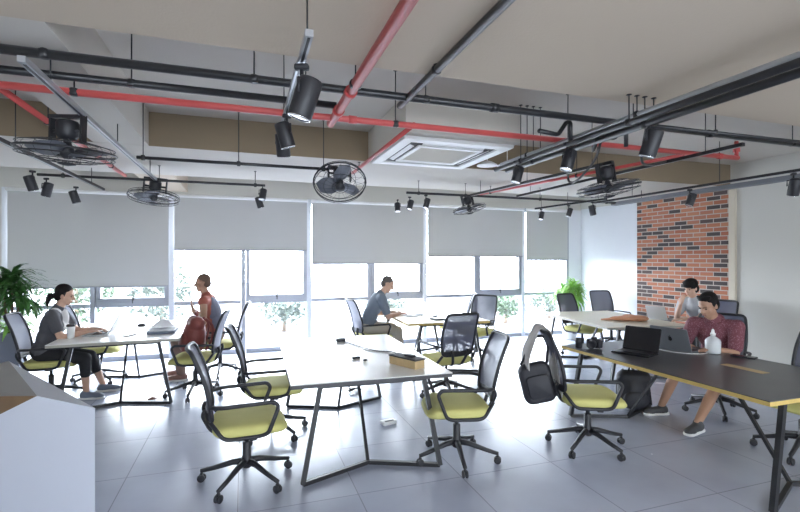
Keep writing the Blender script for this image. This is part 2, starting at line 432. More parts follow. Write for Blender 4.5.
# ------------------------------------------------------------------ chairs
def make_chair(label):
    t = thing('office_chair', label, 'chair', (0, 0, 0), 0, 'mesh-backed office chairs with yellow-green seats')
    MB().lathe([(.032, .105), (.04, .115), (.042, .16), (.03, .185), (.03, .29), (.026, .295)]).tube([(0, 0, .29), (0, 0, .40)], .016, 12).build('column', 'black_plastic', t)
    for k in range(5):
        a = 2 * PI * k / 5 + .3; d = V((math.cos(a), math.sin(a), 0))
        pts = [d * .02 + V((0, 0, .150)), d * .10 + V((0, 0, .142)), d * .24 + V((0, 0, .102)), d * .335 + V((0, 0, .080))]
        MB().tube(pts, [.026, .022, .017, .015], 8).build('base_leg', 'black_plastic', t)
        n = V((-d.y, d.x, 0)); c = d * .33 + V((0, 0, .029)); Mx = dirM(n)
        ca = MB()
        for s in (-1, 1): ca.lathe([(.008, -.009), (.024, -.009), (.0285, -.005), (.0285, .005), (.024, .009), (.008, .009)], c + n * s * .013, 14, Mx)
        ca.tube([c + V((0, 0, .0)), c + V((0, 0, .052))], .009, 6).rbox(c + V((0, 0, .026)), (.03, .022, .024), .01, Mx)
        ca.build('caster', 'black_plastic', t)
    MB().rbox((-.02, 0, .405), (.22, .15, .035), .02).tube([(.03, -.07, .40), (.03, -.22, .395)], .007, 6).rbox((.03, -.24, .394), (.05, .05, .014), .01).build('mechanism', 'black_plastic', t)
    # seat: stacked superellipse rings with a waterfall front
    vs = []; n = 40; lv = [(.412, .86), (.418, .95), (.435, 1.0), (.468, 1.0), (.484, .95), (.492, .84), (.495, .5)]
    for (z, kx) in lv:
        for k in range(n):
            a = 2 * PI * k / n; ca_, sa = math.cos(a), math.sin(a)
            x = math.copysign(abs(ca_) ** .45, ca_) * .26 * kx; y = math.copysign(abs(sa) ** .45, sa) * .26 * kx
            dz = -.03 * max(0, (x - .12) / .12) ** 2 if z > .44 else -.012 * max(0, (x - .12) / .12) ** 2
            vs.append((x + .02, y, z + dz))
    fs = [tuple(reversed(range(n)))] + [(l * n + k, l * n + (k + 1) % n, (l + 1) * n + (k + 1) % n, (l + 1) * n + k) for l in range(len(lv) - 1) for k in range(n)] + [tuple(range((len(lv) - 1) * n, len(lv) * n))]
    MB().add(vs, fs, True).build('seat', 'seat_fabric', t)
    MB().rbox((.01, 0, .412), (.44, .44, .012), .08).build('seat_pan', 'black_plastic', t)
    # backrest surface
    def bp(u, v):            # u -1..1 across, v 0..1 up
        w = .20 + .025 * math.sin(PI * min(1, v * 1.1)) + .012 * v
        return V((-.235 - .135 * v + .03 * math.sin(PI * v) - .035 * (1 - u * u), u * w, .53 + .49 * v))
    loop = [bp(-1, 0), bp(-1, .33), bp(-1, .66), bp(-1, 1), bp(-.5, 1.0), bp(0, 1.0), bp(.5, 1.0), bp(1, 1), bp(1, .66), bp(1, .33), bp(1, 0), bp(.5, 0), bp(0, 0), bp(-.5, 0)]
    fl = fillet(loop, .06, 3, True)
    fm = MB().tube(fl, .0155, 8, True)
    band = [[bp(u, v) + V((.0 if s else -.012, 0, 0)) for u in (-.95, -.5, 0, .5, .95)] for v, s in ((0, 0), (.10, 0), (.10, 1), (0, 1))]
    fm.add(sum(band, []), [(r * 5 + c, r * 5 + c + 1, ((r + 1) % 4) * 5 + c + 1, ((r + 1) % 4) * 5 + c) for r in range(4) for c in range(4)])
    fm.build('backrest_frame', 'black_plastic', t)
    nu, nv = 9, 9; pts = [bp(-1 + 2 * i / (nu - 1), .02 + .97 * j / (nv - 1)) * 1 for j in range(nv) for i in range(nu)]
    MB().add(pts, [(j * nu + i, j * nu + i + 1, (j + 1) * nu + i + 1, (j + 1) * nu + i) for j in range(nv - 1) for i in range(nu - 1)], True).build('backrest_mesh', 'chair_mesh', t)
    sp = MB()
    for s in (-1, 1): sp.tube(fillet([(-.06, s * .05, .40), (-.24, s * .06, .41), (-.30, s * .10, .55), bp(s * .55, .12) + V((-.02, 0, 0))], .06), .016, 8)
    sp.build('back_support', 'black_plastic', t)
    for s in (-1, 1):
        y = s * .27
        lp = fillet([(-.25, s * .22, .635), (-.18, y, .64), (.17, y, .645), (.20, y, .61), (.13, y, .43), (.08, s * .25, .41), (-.16, s * .25, .41), (-.25, s * .21, .53)], .045, 4)
        MB().tube(lp, .0145, 8).tube([(.06, s * .26, .412), (.06, s * .12, .415)], .012, 6).tube([(-.10, s * .26, .412), (-.10, s * .12, .415)], .012, 6).build('armrest', 'black_plastic', t)
    return t
def deg(a): return math.radians(a)
CH = [  # x, y, facing degrees, label
    (.02, 3.61, 3, 'empty chair pushed to the white table, closest to the reception desk'),
    (.25, 4.52, -2, 'empty chair at the white table, behind the one nearest the reception desk'),
    (1.66, 3.44, 166, 'empty chair facing the white table from the side with the wooden cable box'),
    (2.33, 5.12, 98, 'empty chair turned askew behind the white table, its see-through back showing'),
    (2.86, 3.30, -25, 'chair with a grey cloth and black bag hung over its backrest'),
    (-2.14, 6.42, 4, 'chair in which the woman with the ponytail sits'),
    (-1.86, 7.16, 3, 'empty chair under the white table beyond the woman with the ponytail'),
    (-.56, 6.10, 172, 'chair holding a red-brown backpack on its seat'),
    (-.32, 7.02, 178, 'chair in which the person in the rust top sits'),
    (1.92, 7.02, 6, 'chair in which the man in the slate T-shirt sits'),
    (3.66, 6.85, 215, 'chair with a bluish backrest at the end of the window-side table'),
    (3.62, 7.62, 155, 'empty chair showing its backrest edge-on against the window'),
    (5.52, 6.50, -78, 'empty chair in front of the small bushy plant at the cream table'),
    (6.60, 6.98, -98, 'empty chair standing by the white wall panel beyond the cream table'),
    (4.84, 3.60, 210, 'chair in which the man in the maroon shirt sits'),
    (6.52, 4.98, 190, 'chair in which the man in grey sits by the brick wall'),
    (4.46, 2.58, 180, 'empty chair cut off by the picture edge at the dark table'),
]
chair0 = make_chair('x')
for i, (x, y, a, lab) in enumerate(CH):
    if i == 0:
        chair0.location = (x, y, 0); chair0.rotation_euler.z = deg(a); chair0['label'] = lab
    else:
        dup(chair0, (x, y, 0), deg(a), lab)

# ------------------------------------------------------------------ ceiling services
def ceil_at(x, y):
    if y < 2.62 or 5.15 < y < 6.88 or -1.38 < x < -.90: return ZS
    return ZC
def pipe(name, label, cat, a, b, r, m, rods=(), group=None, flange=(), extra=None):
    t = thing(name, label, cat, a, 0, group); a, b = V(a), V(b)
    p = MB().tube([V((0, 0, 0)), b - a], r, 12)
    for f in flange:
        c = (b - a) * f; d = (b - a).normalized() * .03; p.tube([c - d, c + d], r * 1.25, 12)
    if extra: extra(p)
    p.build('pipe', m, t)
    for f in rods:
        c = a.lerp(b, f); top = ceil_at(c.x, c.y) - .002
        MB().tube([(c.x - a.x, c.y - a.y, c.z - a.z + r * .5), (c.x - a.x, c.y - a.y, top - a.z)], .0045, 6).rbox((c.x - a.x, c.y - a.y, c.z - a.z), (r * 2.3, r * 2.3, .05), r * .9).lathe([(.004, top - a.z - .006), (.018, top - a.z - .004), (.018, top - a.z)], (c.x - a.x, c.y - a.y, 0), 8).build('hanger', 'black_metal', t)
    return t
pg, rg = 'black conduits under the ceiling', 'red sprinkler pipes under the ceiling'
pipe('conduit_pipe', 'long black pipe crossing the ceiling just past the front soffit, uppermost of three', 'pipe', (-3.65, 2.95, 2.75), (7.1, 2.95, 2.75), .026, 'black_metal', (.245, .345, .45, .62, .80), pg, (.15, .5, .7))
pipe('conduit_pipe', 'shorter black pipe ending at the twin spotlights, under the uppermost black pipe', 'pipe', (-3.65, 3.24, 2.74), (.62, 3.24, 2.74), .024, 'black_metal', (.2, .52, .70, .95), pg)
pipe('conduit_pipe', 'thin black pipe running alongside the long black pipe near the right-hand wall', 'pipe', (2.9, 2.80, 2.70), (7.1, 2.80, 2.74), .014, 'black_metal', (.2, .6), pg)
pipe('sprinkler_pipe', 'long thin red pipe crossing the ceiling below the black pipes', 'pipe', (-3.65, 3.40, 2.70), (4.86, 3.40, 2.70), .024, 'red_paint', (.31, .56, .75), rg, (.48, .52, .97), lambda p: p.tube([(8.49, 0, 0), (8.49, 0, .17)], .02, 10).tube([(8.49, 0, .06), (8.49, 0, .13)], .034, 10))
pipe('sprinkler_pipe', 'thick red pipe running overhead into the room, the fattest', 'pipe', (.635, -3.5, 2.70), (.635, 3.55, 2.70), .032, 'red_paint', (.55, .88), rg, (.955, .90))
pipe('sprinkler_pipe', 'red pipe along the edge of the air conditioner housing', 'pipe', (1.27, 3.40, 2.71), (1.27, 5.55, 2.71), .020, 'red_paint', (.85,), rg)
pipe('sprinkler_pipe', 'short red pipe behind the big fan over the woman with the ponytail', 'pipe', (-1.42, 3.40, 2.70), (-1.42, 6.6, 2.70), .022, 'red_paint', (.25, .8), rg)
pipe('sprinkler_pipe', 'red pipe running toward the window beside a black track over the cream table', 'pipe', (4.12, 3.40, 2.68), (3.55, 6.6, 2.68), .018, 'red_paint', (.4, .9), rg)
pipe('conduit_pipe', 'black tube with a pale sheen running overhead beside the thick red pipe', 'pipe', (1.056, -3.5, 2.745), (1.056, 3.12, 2.745), .024, 'black_metal', (.6, .9), pg)
pipe('conduit_pipe', 'black bar ending at the fan over the middle of the room', 'pipe', (-.95, 4.86, 2.60), (.85, 4.86, 2.60), .016, 'black_metal', (.03, .5, .97), pg)
pipe('conduit_pipe', 'black bar near the windows passing the fan above the rust-clad person', 'pipe', (-2.2, 6.2, 2.60), (.26, 6.2, 2.60), .016, 'black_metal', (.1, .5, .95), pg)
pipe('conduit_pipe', 'black bar near the windows carrying the fan above the man in slate', 'pipe', (2.2, 6.2, 2.60), (5.95, 6.2, 2.60), .018, 'black_metal', (.05, .25, .6, .95), pg)
for i, (x, z, r, m, w) in enumerate(((2.50, 2.64, .022, 'black_metal', 'outermost black tube'), (2.57, 2.70, .02, 'track_metal', 'pale grey tube'), (2.64, 2.64, .026, 'black_metal', 'thick dark tube'), (2.72, 2.70, .018, 'frame_light', 'silvery tube'))):
    pipe('cable_conduit', w + ' of the bundle beside the air conditioner housing', 'pipe', (x, -.4, z - .055), (x, 4.25, z - .055), r, m, (.35, .62, .9), 'bundle of cable conduits beside the air conditioner')
def track(name, label, a, b, m='black_metal', rods=(.1, .5, .9)):
    t = thing(name, label, 'lighting track', a, 0, 'spotlight tracks'); a, b = V(a), V(b); d = b - a
    MB().bar((0, 0, 0), d, .034, .03).build('rail', m, t)
    MB().bar(d * .01 + V((0, 0, -.0155)), d * .99 + V((0, 0, -.0155)), .012, .004).build('slot', 'track_metal' if m == 'black_metal' else 'black_metal', t)
    for f in rods:
        c = d * f; top = ceil_at(a.x + c.x, a.y + c.y) - .002 - a.z
        MB().tube([c + V((0, 0, .01)), V((c.x, c.y, top))], .004, 6).build('hanger', 'black_metal', t)
    return t
track('lighting_track', 'track running toward the windows above the twin fans over the woman', (-1.0, 2.64, 2.60), (-1.0, 6.15, 2.60), 'track_metal')
track('lighting_track', 'silvery track with the twin spotlights beside the thick red pipe', (.26, 1.95, 2.60), (.26, 3.35, 2.60), 'track_metal', (.05, .93))
track('lighting_track', 'short track by the big fan next to the reception desk side', (-1.36, 1.9, 2.60), (-1.36, 3.25, 2.60), 'track_metal')
track('lighting_track', 'black track closest to the tall potted palm', (-1.82, 2.2, 2.58), (-1.78, 7.1, 2.58))
track('lighting_track', 'black track feeding the fan above the man in slate from the conduit bundle', (3.42, 3.6, 2.60), (3.2, 6.15, 2.60))
track('lighting_track', 'black track over the dark table running toward the windows', (4.0, 2.75, 2.62), (4.0, 6.15, 2.62))
track('lighting_track', 'track over the brick wall side of the room', (5.62, 2.4, 2.60), (5.62, 6.3, 2.60), 'black_metal', (.15, .45, .8))
t = thing('cable_tray', 'grey cable tray running above the brick wall', 'cable tray', (6.2, 3.0, 2.60), 0)
MB().box((0, 1.75, 0), (.11, 3.5, .012)).box((-.055, 1.75, .025), (.008, 3.5, .05)).box((.055, 1.75, .025), (.008, 3.5, .05)).build('channel', 'grey_plastic', t)
for y in (.5, 2.9): MB().tube([(0, y, 0), (0, y, ceil_at(6.2, 3 + y) - 2.602)], .005, 6).build('hanger', 'black_metal', t)
track('lighting_track', 'short track with three spotlights in the corner by the white wall panel', (5.1, 7.25, 2.58), (5.3, 5.7, 2.58), 'black_metal', (.1, .5, .9))

# spotlights
def make_spot():
    t = thing('track_spotlight', 'x', 'spotlight', (0, 0, 0), 0, 'black track spotlights')
    MB().rbox((0, 0, -.012), (.06, .034, .024), .01).tube([(0, 0, -.02), (0, 0, -.075)], .008, 8).build('mount', 'black_plastic', t)
    M = rot(0, math.radians(18), 0); c = V((.015, 0, -.14))
    MB().lathe([(.02, .085), (.046, .08), (.05, .07), (.05, -.078), (.047, -.085), (.040, -.085), (.040, -.06)], c, 20, M).build('can', 'black_plastic', t)
    MB().lathe([(.010, -.0845), (.0395, -.082), (.044, -.0865), (.048, -.0865), (.048, -.0835), (.0395, -.078)], c, 18, M).build('lens', 'lens', t)
    MB().tube([(0, -.055, -.13), (0, -.055, -.075), (0, .055, -.075), (0, .055, -.13)], .006, 6).build('yoke', 'black_plastic', t)
    return t
SP = [  # x, y, z of the mount, heading, scale, label
    (.26, 2.22, 2.575, -20, 1.15, 'largest black spotlight, hung on the silvery track with its pale lens showing'),
    (.26, 3.02, 2.575, 200, .95, 'upper black spotlight of the crossed pair hanging from the end of the silvery track'),
    (.26, 3.30, 2.575, 250, .95, 'lower spotlight of the crossed pair at the silvery track end, lens edge catching light'),
    (.22, 6.05, 2.585, 60, .85, 'upper black spotlight at the end of the black bar, next to the fan in mid-room'),
    (.20, 6.20, 2.50, 200, .85, 'lower spotlight beneath another at the black bar end, next to the fan in mid-room'),
    (-2.08, 5.75, 2.57, 215, .95, 'spotlight under the tall palm side track, first of the three by the big fan'),
    (-2.12, 6.22, 2.57, -30, .95, 'spotlight under the tall palm side track, middle of the three'),
    (-2.02, 6.85, 2.57, 200, .95, 'spotlight under the tall palm side track, last of the three by the blind'),
    (2.25, 6.75, 2.57, 80, .85, 'first of three spotlights by the fan above the man in slate'),
    (2.34, 6.45, 2.58, 20, .85, 'second of three spotlights by the fan above the man in slate'),
    (2.50, 6.20, 2.58, 10, .85, 'third of three spotlights by the fan above the man in slate, nearest it'),
    (2.50, 3.86, 2.60, 0, .95, 'upright black spotlight under the conduit bundle, lower end of it'),
    (2.50, 3.12, 2.60, 0, 1.0, 'upright black spotlight under the conduit bundle, middle of it'),
    (2.64, 2.45, 2.60, -60, 1.1, 'tilted black spotlight under the conduit bundle with its lens edge showing'),
    (5.12, 7.10, 2.56, 20, .85, 'first of three spotlights in the corner by the white wall panel'),
    (5.20, 6.45, 2.56, -20, .85, 'second of three spotlights in the corner by the white wall panel'),
    (5.26, 5.95, 2.56, 190, .95, 'third of three spotlights in the corner, closest to the brick wall'),
    (5.62, 4.56, 2.58, -30, 1.0, 'black spotlight hanging against the top corner of the brick wall'),
    (5.62, 3.34, 2.58, 240, 1.1, 'black spotlight on the brick side track over the plain grey wall'),
]
spot0 = make_spot()
for i, (x, y, z, a, s, lab) in enumerate(SP):
    o = spot0 if i == 0 else dup(spot0, (0, 0, 0), 0, lab)
    o.location = (x, y, z); o.rotation_euler.z = deg(a); o.scale = (s, s, s); o['label'] = lab
    tr = ceil_at(x, y)

# fans
def make_fan():
    """local: yoke hangs from z=0; cage axis along local -z before tilt"""
    t = thing('ceiling_fan', 'x', 'fan', (0, 0, 0), 0, 'black caged fans hung from the tracks')
    yk = MB()
    yk.box((0, 0, -.012), (.27, .05, .024))
    for s in (-1, 1): yk.box((s * .13, 0, -.10), (.016, .045, .19))
    yk.build('bracket', 'black_metal', t)
    MB().lathe([(.02, -.03), (.06, -.04), (.072, -.06), (.072, -.14), (.05, -.17), (.02, -.175)], (0, 0, 0), 18).tube([(-.13, 0, -.11), (.13, 0, -.11)], .012, 8).build('motor', 'black_plastic', t)
    R = .30; g = MB(); zc = -.255
    for rr, zz, th in ((R, zc, .0085), (R * .97, zc - .035, .004), (R * .97, zc + .035, .004), (R * .62, zc - .062, .003), (R * .62, zc + .06, .003), (R * .30, zc - .075, .003)):
        g.tube([(rr * math.cos(a * PI / 14), rr * math.sin(a * PI / 14), zz) for a in range(28)], th, 6, True)
    for k in range(18):
        a = 2 * PI * k / 18; c, s = math.cos(a), math.sin(a)
        for q in (-1, 1):
            g.tube([(r_ * c, r_ * s, zc + q * zz) for r_, zz in ((.05, .082), (R * .55, .068), (R * .9, .042), (R, 0))], .0014, 4)
    g.build('cage', 'black_metal', t)
    MB().lathe([(.01, -.10), (.055, -.09), (.055, -.078), (.01, -.07)], (0, 0, zc), 16).build('cage_badge', 'black_plastic', t)
    MB().lathe([(.015, .09), (.03, .05), (.042, .02), (.042, -.03), (.02, -.05)], (0, 0, zc), 14).build('hub', 'black_plastic', t)
    for k in range(3):
        a = 2 * PI * k / 3 + .4; vs = []
        for j in range(7):
            f = j / 6; r_ = .035 + .225 * f; w = .05 + .055 * math.sin(PI * min(1, f * .85 + .1)); tw = .5 - .25 * f
            for q in (-1, 1):
                for th in (-.0015, .0015):
                    u = q * w + .03 * f; p = V((r_, u * math.cos(tw), u * math.sin(tw) + th)); vs.append(rot(0, 0, a) @ p + V((0, 0, zc)))
        fs = []
        for j in range(6):
            A, B = j * 4, (j + 1) * 4
            fs += [(A, A + 2, B + 2, B), (A + 1, B + 1, B + 3, A + 3), (A, B, B + 1, A + 1), (A + 2, A + 3, B + 3, B + 2)]
        fs += [(0, 1, 3, 2), (24, 26, 27, 25)]
        MB().add(vs, fs, True).build('blade', 'fan_blade', t)
    return t
FN = [((-1.10, 3.58, 2.60), (2, 4, -30), .94, 'largest caged fan, hung by the reception desk end of the tracks'),
      ((-1.02, 6.30, 2.64), (-9, 4, 0), .95, 'caged fan seen small above the person in the rust top'),
      ((.98, 4.96, 2.64), (-38, 6, 0), .92, 'caged fan tipped to face the room, beside the air conditioner housing'),
      ((3.26, 6.42, 2.64), (-8, -10, 20), .86, 'caged fan above the man in slate, by the windows'),
      ((3.46, 3.75, 2.62), (-3, -10, 15), 1.0, 'caged fan over the dark table amid the black cables')]
fan0 = make_fan()
for i, (p, e, s, lab) in enumerate(FN):
    o = fan0 if i == 0 else dup(fan0, p, 0, lab)
    o.location = p; o.rotation_euler = tuple(deg(a) for a in e); o.scale = (s, s, s); o['label'] = lab

# loose black cables by the fan over the dark table
random.seed(3)
for i, lab in enumerate(('black cable looping down behind the fan over the dark table', 'black cable sagging in front of the fan over the dark table', 'tangled black cable bunched on the conduit bundle')):
    if i == 0: pts = [(2.75, 3.0, 2.66), (2.95, 3.3, 2.52), (3.1, 3.75, 2.40), (3.3, 4.1, 2.48), (3.46, 4.3, 2.60)]
    elif i == 1: pts = [(2.7, 2.5, 2.68), (2.9, 2.75, 2.50), (3.2, 3.05, 2.46), (3.6, 3.3, 2.52), (4.0, 3.5, 2.63)]
    else: pts = [(2.66 + .09 * math.cos(k * .9) + .01 * k, 2.78 + .05 * k + .06 * math.sin(k * 1.3), 2.61 + .07 * math.sin(k * .9)) for k in range(12)]
    tag(MB().tube(fillet(pts, .3, 6), .011, 8).build('loose_cable', 'cable_black'), lab, 'cable', 'loose black cables under the ceiling')
# black brackets on the long pipe
for i, (x, y) in enumerate(((2.20, 2.98), (2.72, 2.92))):
    b = MB(); b.tube(fillet([(0, 0, 0), (.22, .05, .0), (.30, .05, .11), (.34, .05, .11), (.34, .05, -.06)], .03), .018, 8)
    tag(b.build('pipe_elbow', 'black_metal', loc=(x, y + .1, 2.66)), ('bent black pipe elbow on the black pipe beside the air conditioner housing', 'bent black pipe elbow above the upright spotlights')[i], 'pipe fitting', 'bent pipe elbows')

# air conditioner housing and cassette
ac = thing('air_conditioner', 'ceiling air conditioner cassette in a pale boxed housing beside the red pipes', 'air conditioner', (1.955, 4.50, ZC))
MB().box((0, 0, -(ZC - ZS) / 2 - .002), (1.19, 1.298, ZC - ZS - .004)).build('housing', 'duct_board', ac)
zb = ZS - ZC
fr = MB(); W = .575
for s in (-1, 1):
    fr.box((0, s * (W - .055) + .02, zb - .018), (2 * W, .11, .036)); fr.box((s * (W - .055), .02, zb - .018), (.11, 2 * W - .22, .036))
fr.build('cassette_frame', 'white_plastic', ac, bevel=.008)
MB().box((0, .02, zb - .010), (2 * W - .22, 2 * W - .22, .012)).build('recess', 'vent_dark', ac)
inn = MB()
for s in (-1, 1):
    inn.box((0, s * .33 + .02, zb - .03), (.71, .05, .016)); inn.box((s * .33, .02, zb - .03), (.05, .61, .016))
inn.build('grille_rim', 'white_plastic', ac, bevel=.004)
gr = MB().box((0, .02, zb - .022), (.61, .61, .012))
for k in range(14): gr.box((0, -.27 + .0415 * k + .02, zb - .030), (.60, .008, .006))
gr.build('intake_grille', 'duct_board', ac)
for s in (-1, 1):
    MB().box((0, s * .41 + .02, zb - .026), (.66, .045, .006), rot(deg(18) * s, 0, 0)).build('louver', 'white_plastic', ac)
    MB().box((s * .41, .02, zb - .026), (.045, .66, .006), rot(0, -deg(18) * s, 0)).build('louver', 'white_plastic', ac)
# round white lamps next to the housing
for i, (x, y) in enumerate(((2.78, 4.92), (3.02, 4.86))):
    t = thing('ceiling_lamp', ('round white dish lamp right against the air conditioner housing', 'round white dish lamp just behind the lowest upright spotlight')[i], 'lamp', (x, y, ZC), 0, 'round white dish lamps')
    MB().tube([(0, 0, 0), (0, 0, -.30)], .006, 6).build('rod', 'white_plastic', t)
    MB().lathe([(.03, -.29), (.06, -.30), (.12, -.335), (.125, -.345), (.10, -.348), (.01, -.35)], (0, 0, 0), 20).build('dish', 'white_plastic', t)

# ------------------------------------------------------------------ people
def remesh(mb, name, m, parent, vox=.009, smooth=4):
    me = mb.mesh('tmp'); o = bpy.data.objects.new('tmp', me); COL.objects.link(o)
    r = o.modifiers.new('r', 'REMESH'); r.mode = 'VOXEL'; r.voxel_size = vox
    s = o.modifiers.new('s', 'SMOOTH'); s.iterations = smooth; s.factor = .5
    dg = bpy.context.evaluated_depsgraph_get(); dg.update()
    m2 = bpy.data.meshes.new_from_object(o.evaluated_get(dg)); m2.name = name
    bpy.data.objects.remove(o); bpy.data.meshes.remove(me)
    m2.materials.clear(); m2.materials.append(MATS[m])
    m2.polygons.foreach_set('use_smooth', [True] * len(m2.polygons))
    q = bpy.data.objects.new(name, m2); COL.objects.link(q); q.parent = parent
    return q
def ik(a, b, l1, l2, pole):
    d = b - a; L = min(d.length, (l1 + l2) * .995); n = d.normalized(); b = a + n * L
    x = (l1 * l1 - l2 * l2 + L * L) / (2 * L); hgt = math.sqrt(max(0, l1 * l1 - x * x))
    p = (pole - n * pole.dot(n)).normalized(); return a + n * x + p * hgt, b

def person(label, hip, yaw, lean=10, bend=12, neck=(10, 0, 0), hands=None, feet=None, s=1., skin='skin_tan', top='tee_grey', pants='pants_black',
           shoes='shoe_dark', hair='hair_black', hairstyle='short', sleeve=.55, pant_len=1.0, fem=False, extra=None, hand_dir=None, elbow=None):
    """world-space builder for a seated figure; hands / feet are world points (wrist / ankle-on-floor), [left, right]"""
    f = V((math.cos(yaw), math.sin(yaw), 0)); sd = V((-f.y, f.x, 0)); z = V((0, 0, 1))        # sd = the person's left
    root = thing('person', label, 'person', (hip[0], hip[1], 0)); base = V((hip[0], hip[1], 0))
    H = V((0, 0, hip[2]))
    def W2L(p): return V(p) - base
    u1 = (z * math.cos(deg(lean)) + f * math.sin(deg(lean))); u2 = (z * math.cos(deg(lean + bend)) + f * math.sin(deg(lean + bend)))
    n1 = u1.cross(sd) * -1; n2 = u2.cross(sd) * -1
    n1 = f * math.cos(deg(lean)) - z * math.sin(deg(lean)); n2 = f * math.cos(deg(lean + bend)) - z * math.sin(deg(lean + bend))
    waist = H + u1 * .20 * s; chest = waist + u2 * .16 * s; nb = waist + u2 * .335 * s
    sw = (.165 if fem else .185) * s
    M1 = Matrix((sd, -n1, u1)).transposed(); M2 = Matrix((sd, -n2, u2)).transposed()
    # head frame: pitch (forward), yaw (left), roll
    hp, hy, hr = neck
    fw = (f * math.cos(deg(hy)) + sd * math.sin(deg(hy))).normalized()
    hu = (z * math.cos(deg(hp)) + fw * math.sin(deg(hp))).normalized()
    hf = (fw * math.cos(deg(hp)) - z * math.sin(deg(hp))).normalized(); hs = hu.cross(hf)
    nu = (u2 + hu).normalized()
    hd = nb + nu * .10 * s + hu * .085 * s + hf * .02 * s
    MH = Matrix((hs, -hf, hu)).transposed()
    k = s
    def torso(b, g):
        b.ell(H + u1 * .04 * k, ((.165 + (.015 if fem else 0)) * k + g, .125 * k + g, .125 * k + g), M1)
        b.ell(waist - u1 * .03 * k, ((.128 if fem else .142) * k + g, .10 * k + g, .17 * k + g), M1)
        b.ell(chest, ((.145 if fem else .163) * k + g, .108 * k + g, .18 * k + g), M2)
        b.rc(nb - u2 * .055 * k - sd * sw * .85, nb - u2 * .055 * k + sd * sw * .85, .058 * k + g, .058 * k + g)
        if fem:
            for q in (-1, 1): b.ell(chest + n2 * .075 * k + sd * q * .065 * k - u2 * .0 * k, (.06 * k + g,) * 3)
        b.rc(nb - u2 * .06 * k, nb + nu * .015 * k, .075 * k + g, .056 * k + g)
    sh = [nb - u2 * .05 * k + sd * sw * q for q in (1, -1)]
    hip_j = [H + sd * .09 * k * q + f * .02 for q in (1, -1)]
    la, lf, lt, lc = .285 * k, .255 * k, .42 * k, .42 * k
    body = MB(); torso(body, 0)
    body.rc(nb - nu * .03 * k, hd - hu * .04 * k, .054 * k, .05 * k)
    arms = []; 
    for i, q in enumerate((1, -1)):
        w = W2L(hands[i]) if hands else sh[i] + V((0, 0, -.5))
        pole = (elbow[i] if elbow and elbow[i] else (sd * q * .45 - z * 1.0 - f * .25)); e, w = ik(sh[i], w, la, lf, V(pole)); arms.append((e, w))
        body.rc(sh[i], e, .050 * k, .040 * k); body.rc(e, e.lerp(w, .35), .040 * k, .038 * k); body.rc(e.lerp(w, .3), w, .038 * k, .026 * k)
        # hand
        d = (w - e).normalized()
        if hand_dir and hand_dir[i]: d = V(hand_dir[i][0]).normalized(); pn = V(hand_dir[i][1])
        else:
            d = (V((d.x, d.y, d.z * .2))).normalized(); pn = -z
        pn = (pn - d * pn.dot(d)).normalized(); ac_ = d.cross(pn).normalized() * q * -1      # towards the thumb side
        Mh = Matrix((ac_, pn, d)).transposed(); pc = w + d * .05 * k
        body.ell(pc, (.040 * k, .017 * k, .055 * k), Mh)
        for j, (off_, L_) in enumerate(((.030, .072), (.010, .080), (-.010, .074), (-.029, .058))):
            a = w + d * .088 * k + ac_ * off_ * k; m_ = a + (d * .93 + pn * .25 + ac_ * off_ * 2).normalized() * L_ * .5 * k; e_ = m_ + (d * .75 + pn * .65).normalized() * L_ * .5 * k
            body.rc(a - d * .02 * k, m_, .0092 * k, .0085 * k, 8); body.rc(m_, e_, .0085 * k, .0072 * k, 8)
        a = w + d * .03 * k + ac_ * .028 * k; m_ = a + (d * .6 + ac_ * .75 + pn * .2).normalized() * .042 * k; e_ = m_ + (d * .9 + ac_ * .2 + pn * .3).normalized() * .032 * k
        body.rc(a, m_, .0125 * k, .010 * k, 8); body.rc(m_, e_, .010 * k, .008 * k, 8)
    legs = []
    for i, q in enumerate((1, -1)):
        ft = W2L(feet[i][0]); fd = V(feet[i][1]).normalized(); an = ft + V((0, 0, .085 * k))
        kn, an = ik(hip_j[i], an, lt, lc, f * .8 + z * .7 + sd * q * .12); legs.append((kn, an, fd))
        body.rc(hip_j[i], kn, .082 * k, .056 * k); body.rc(kn, kn.lerp(an, .35), .053 * k, .052 * k); body.rc(kn.lerp(an, .3), an, .053 * k, .034 * k)
        body.rc(an - fd * .02 * k - z * .035 * k, an + fd * .10 * k - z * .05 * k, .036 * k, .028 * k)
        body.rc(an + fd * .08 * k - z * .055 * k, an + fd * .15 * k - z * .06 * k, .027 * k, .02 * k)
    # head
    h = lambda x, y, zz: hd + (hs * x + hf * y + hu * zz) * k
    body.ell(h(0, -.012, .035), (.074 * k, .094 * k, .085 * k), MH); body.ell(h(0, .022, -.03), (.060 * k, .066 * k, .082 * k), MH)
    body.ell(h(0, .062, -.088), (.026 * k, .022 * k, .022 * k), MH)
    body.rc(h(0, .086, .018), h(0, .108, -.022), .009 * k, .014 * k, 8)
    for q in (-1, 1):
        body.ell(h(q * .012, .098, -.026), (.011 * k, .010 * k, .009 * k), MH)
        body.ell(h(q * .075, -.008, -.008), (.010 * k, .021 * k, .033 * k), MH)
        body.rc(h(q * .012, .083, .026), h(q * .045, .068, .028), .009 * k, .008 * k, 8)
        body.ell(h(q * .040, .052, -.03), (.02 * k, .02 * k, .022 * k), MH)
    body.rc(h(-.018, .082, -.060), h(.018, .082, -.060), .009 * k, .009 * k, 8)
    remesh(body, 'body', skin, root, .0085, 3)
    for q in (-1, 1): MB().ell(h(q * .031, .0755, .004), (.0125 * k, .008 * k, .0065 * k), MH, 10, 8).build('eye', 'eye', root)
    MB().rc(h(-.017, .0895, -.060), h(.017, .0895, -.060), .0048 * k, .0048 * k, 8).build('mouth', 'lip', root)
    for q in (-1, 1): MB().rc(h(q * .016, .0915, .022), h(q * .046, .074, .025), .0032 * k, .0028 * k, 6).build('eyebrow', hair, root)
    # hair
    hb = MB()
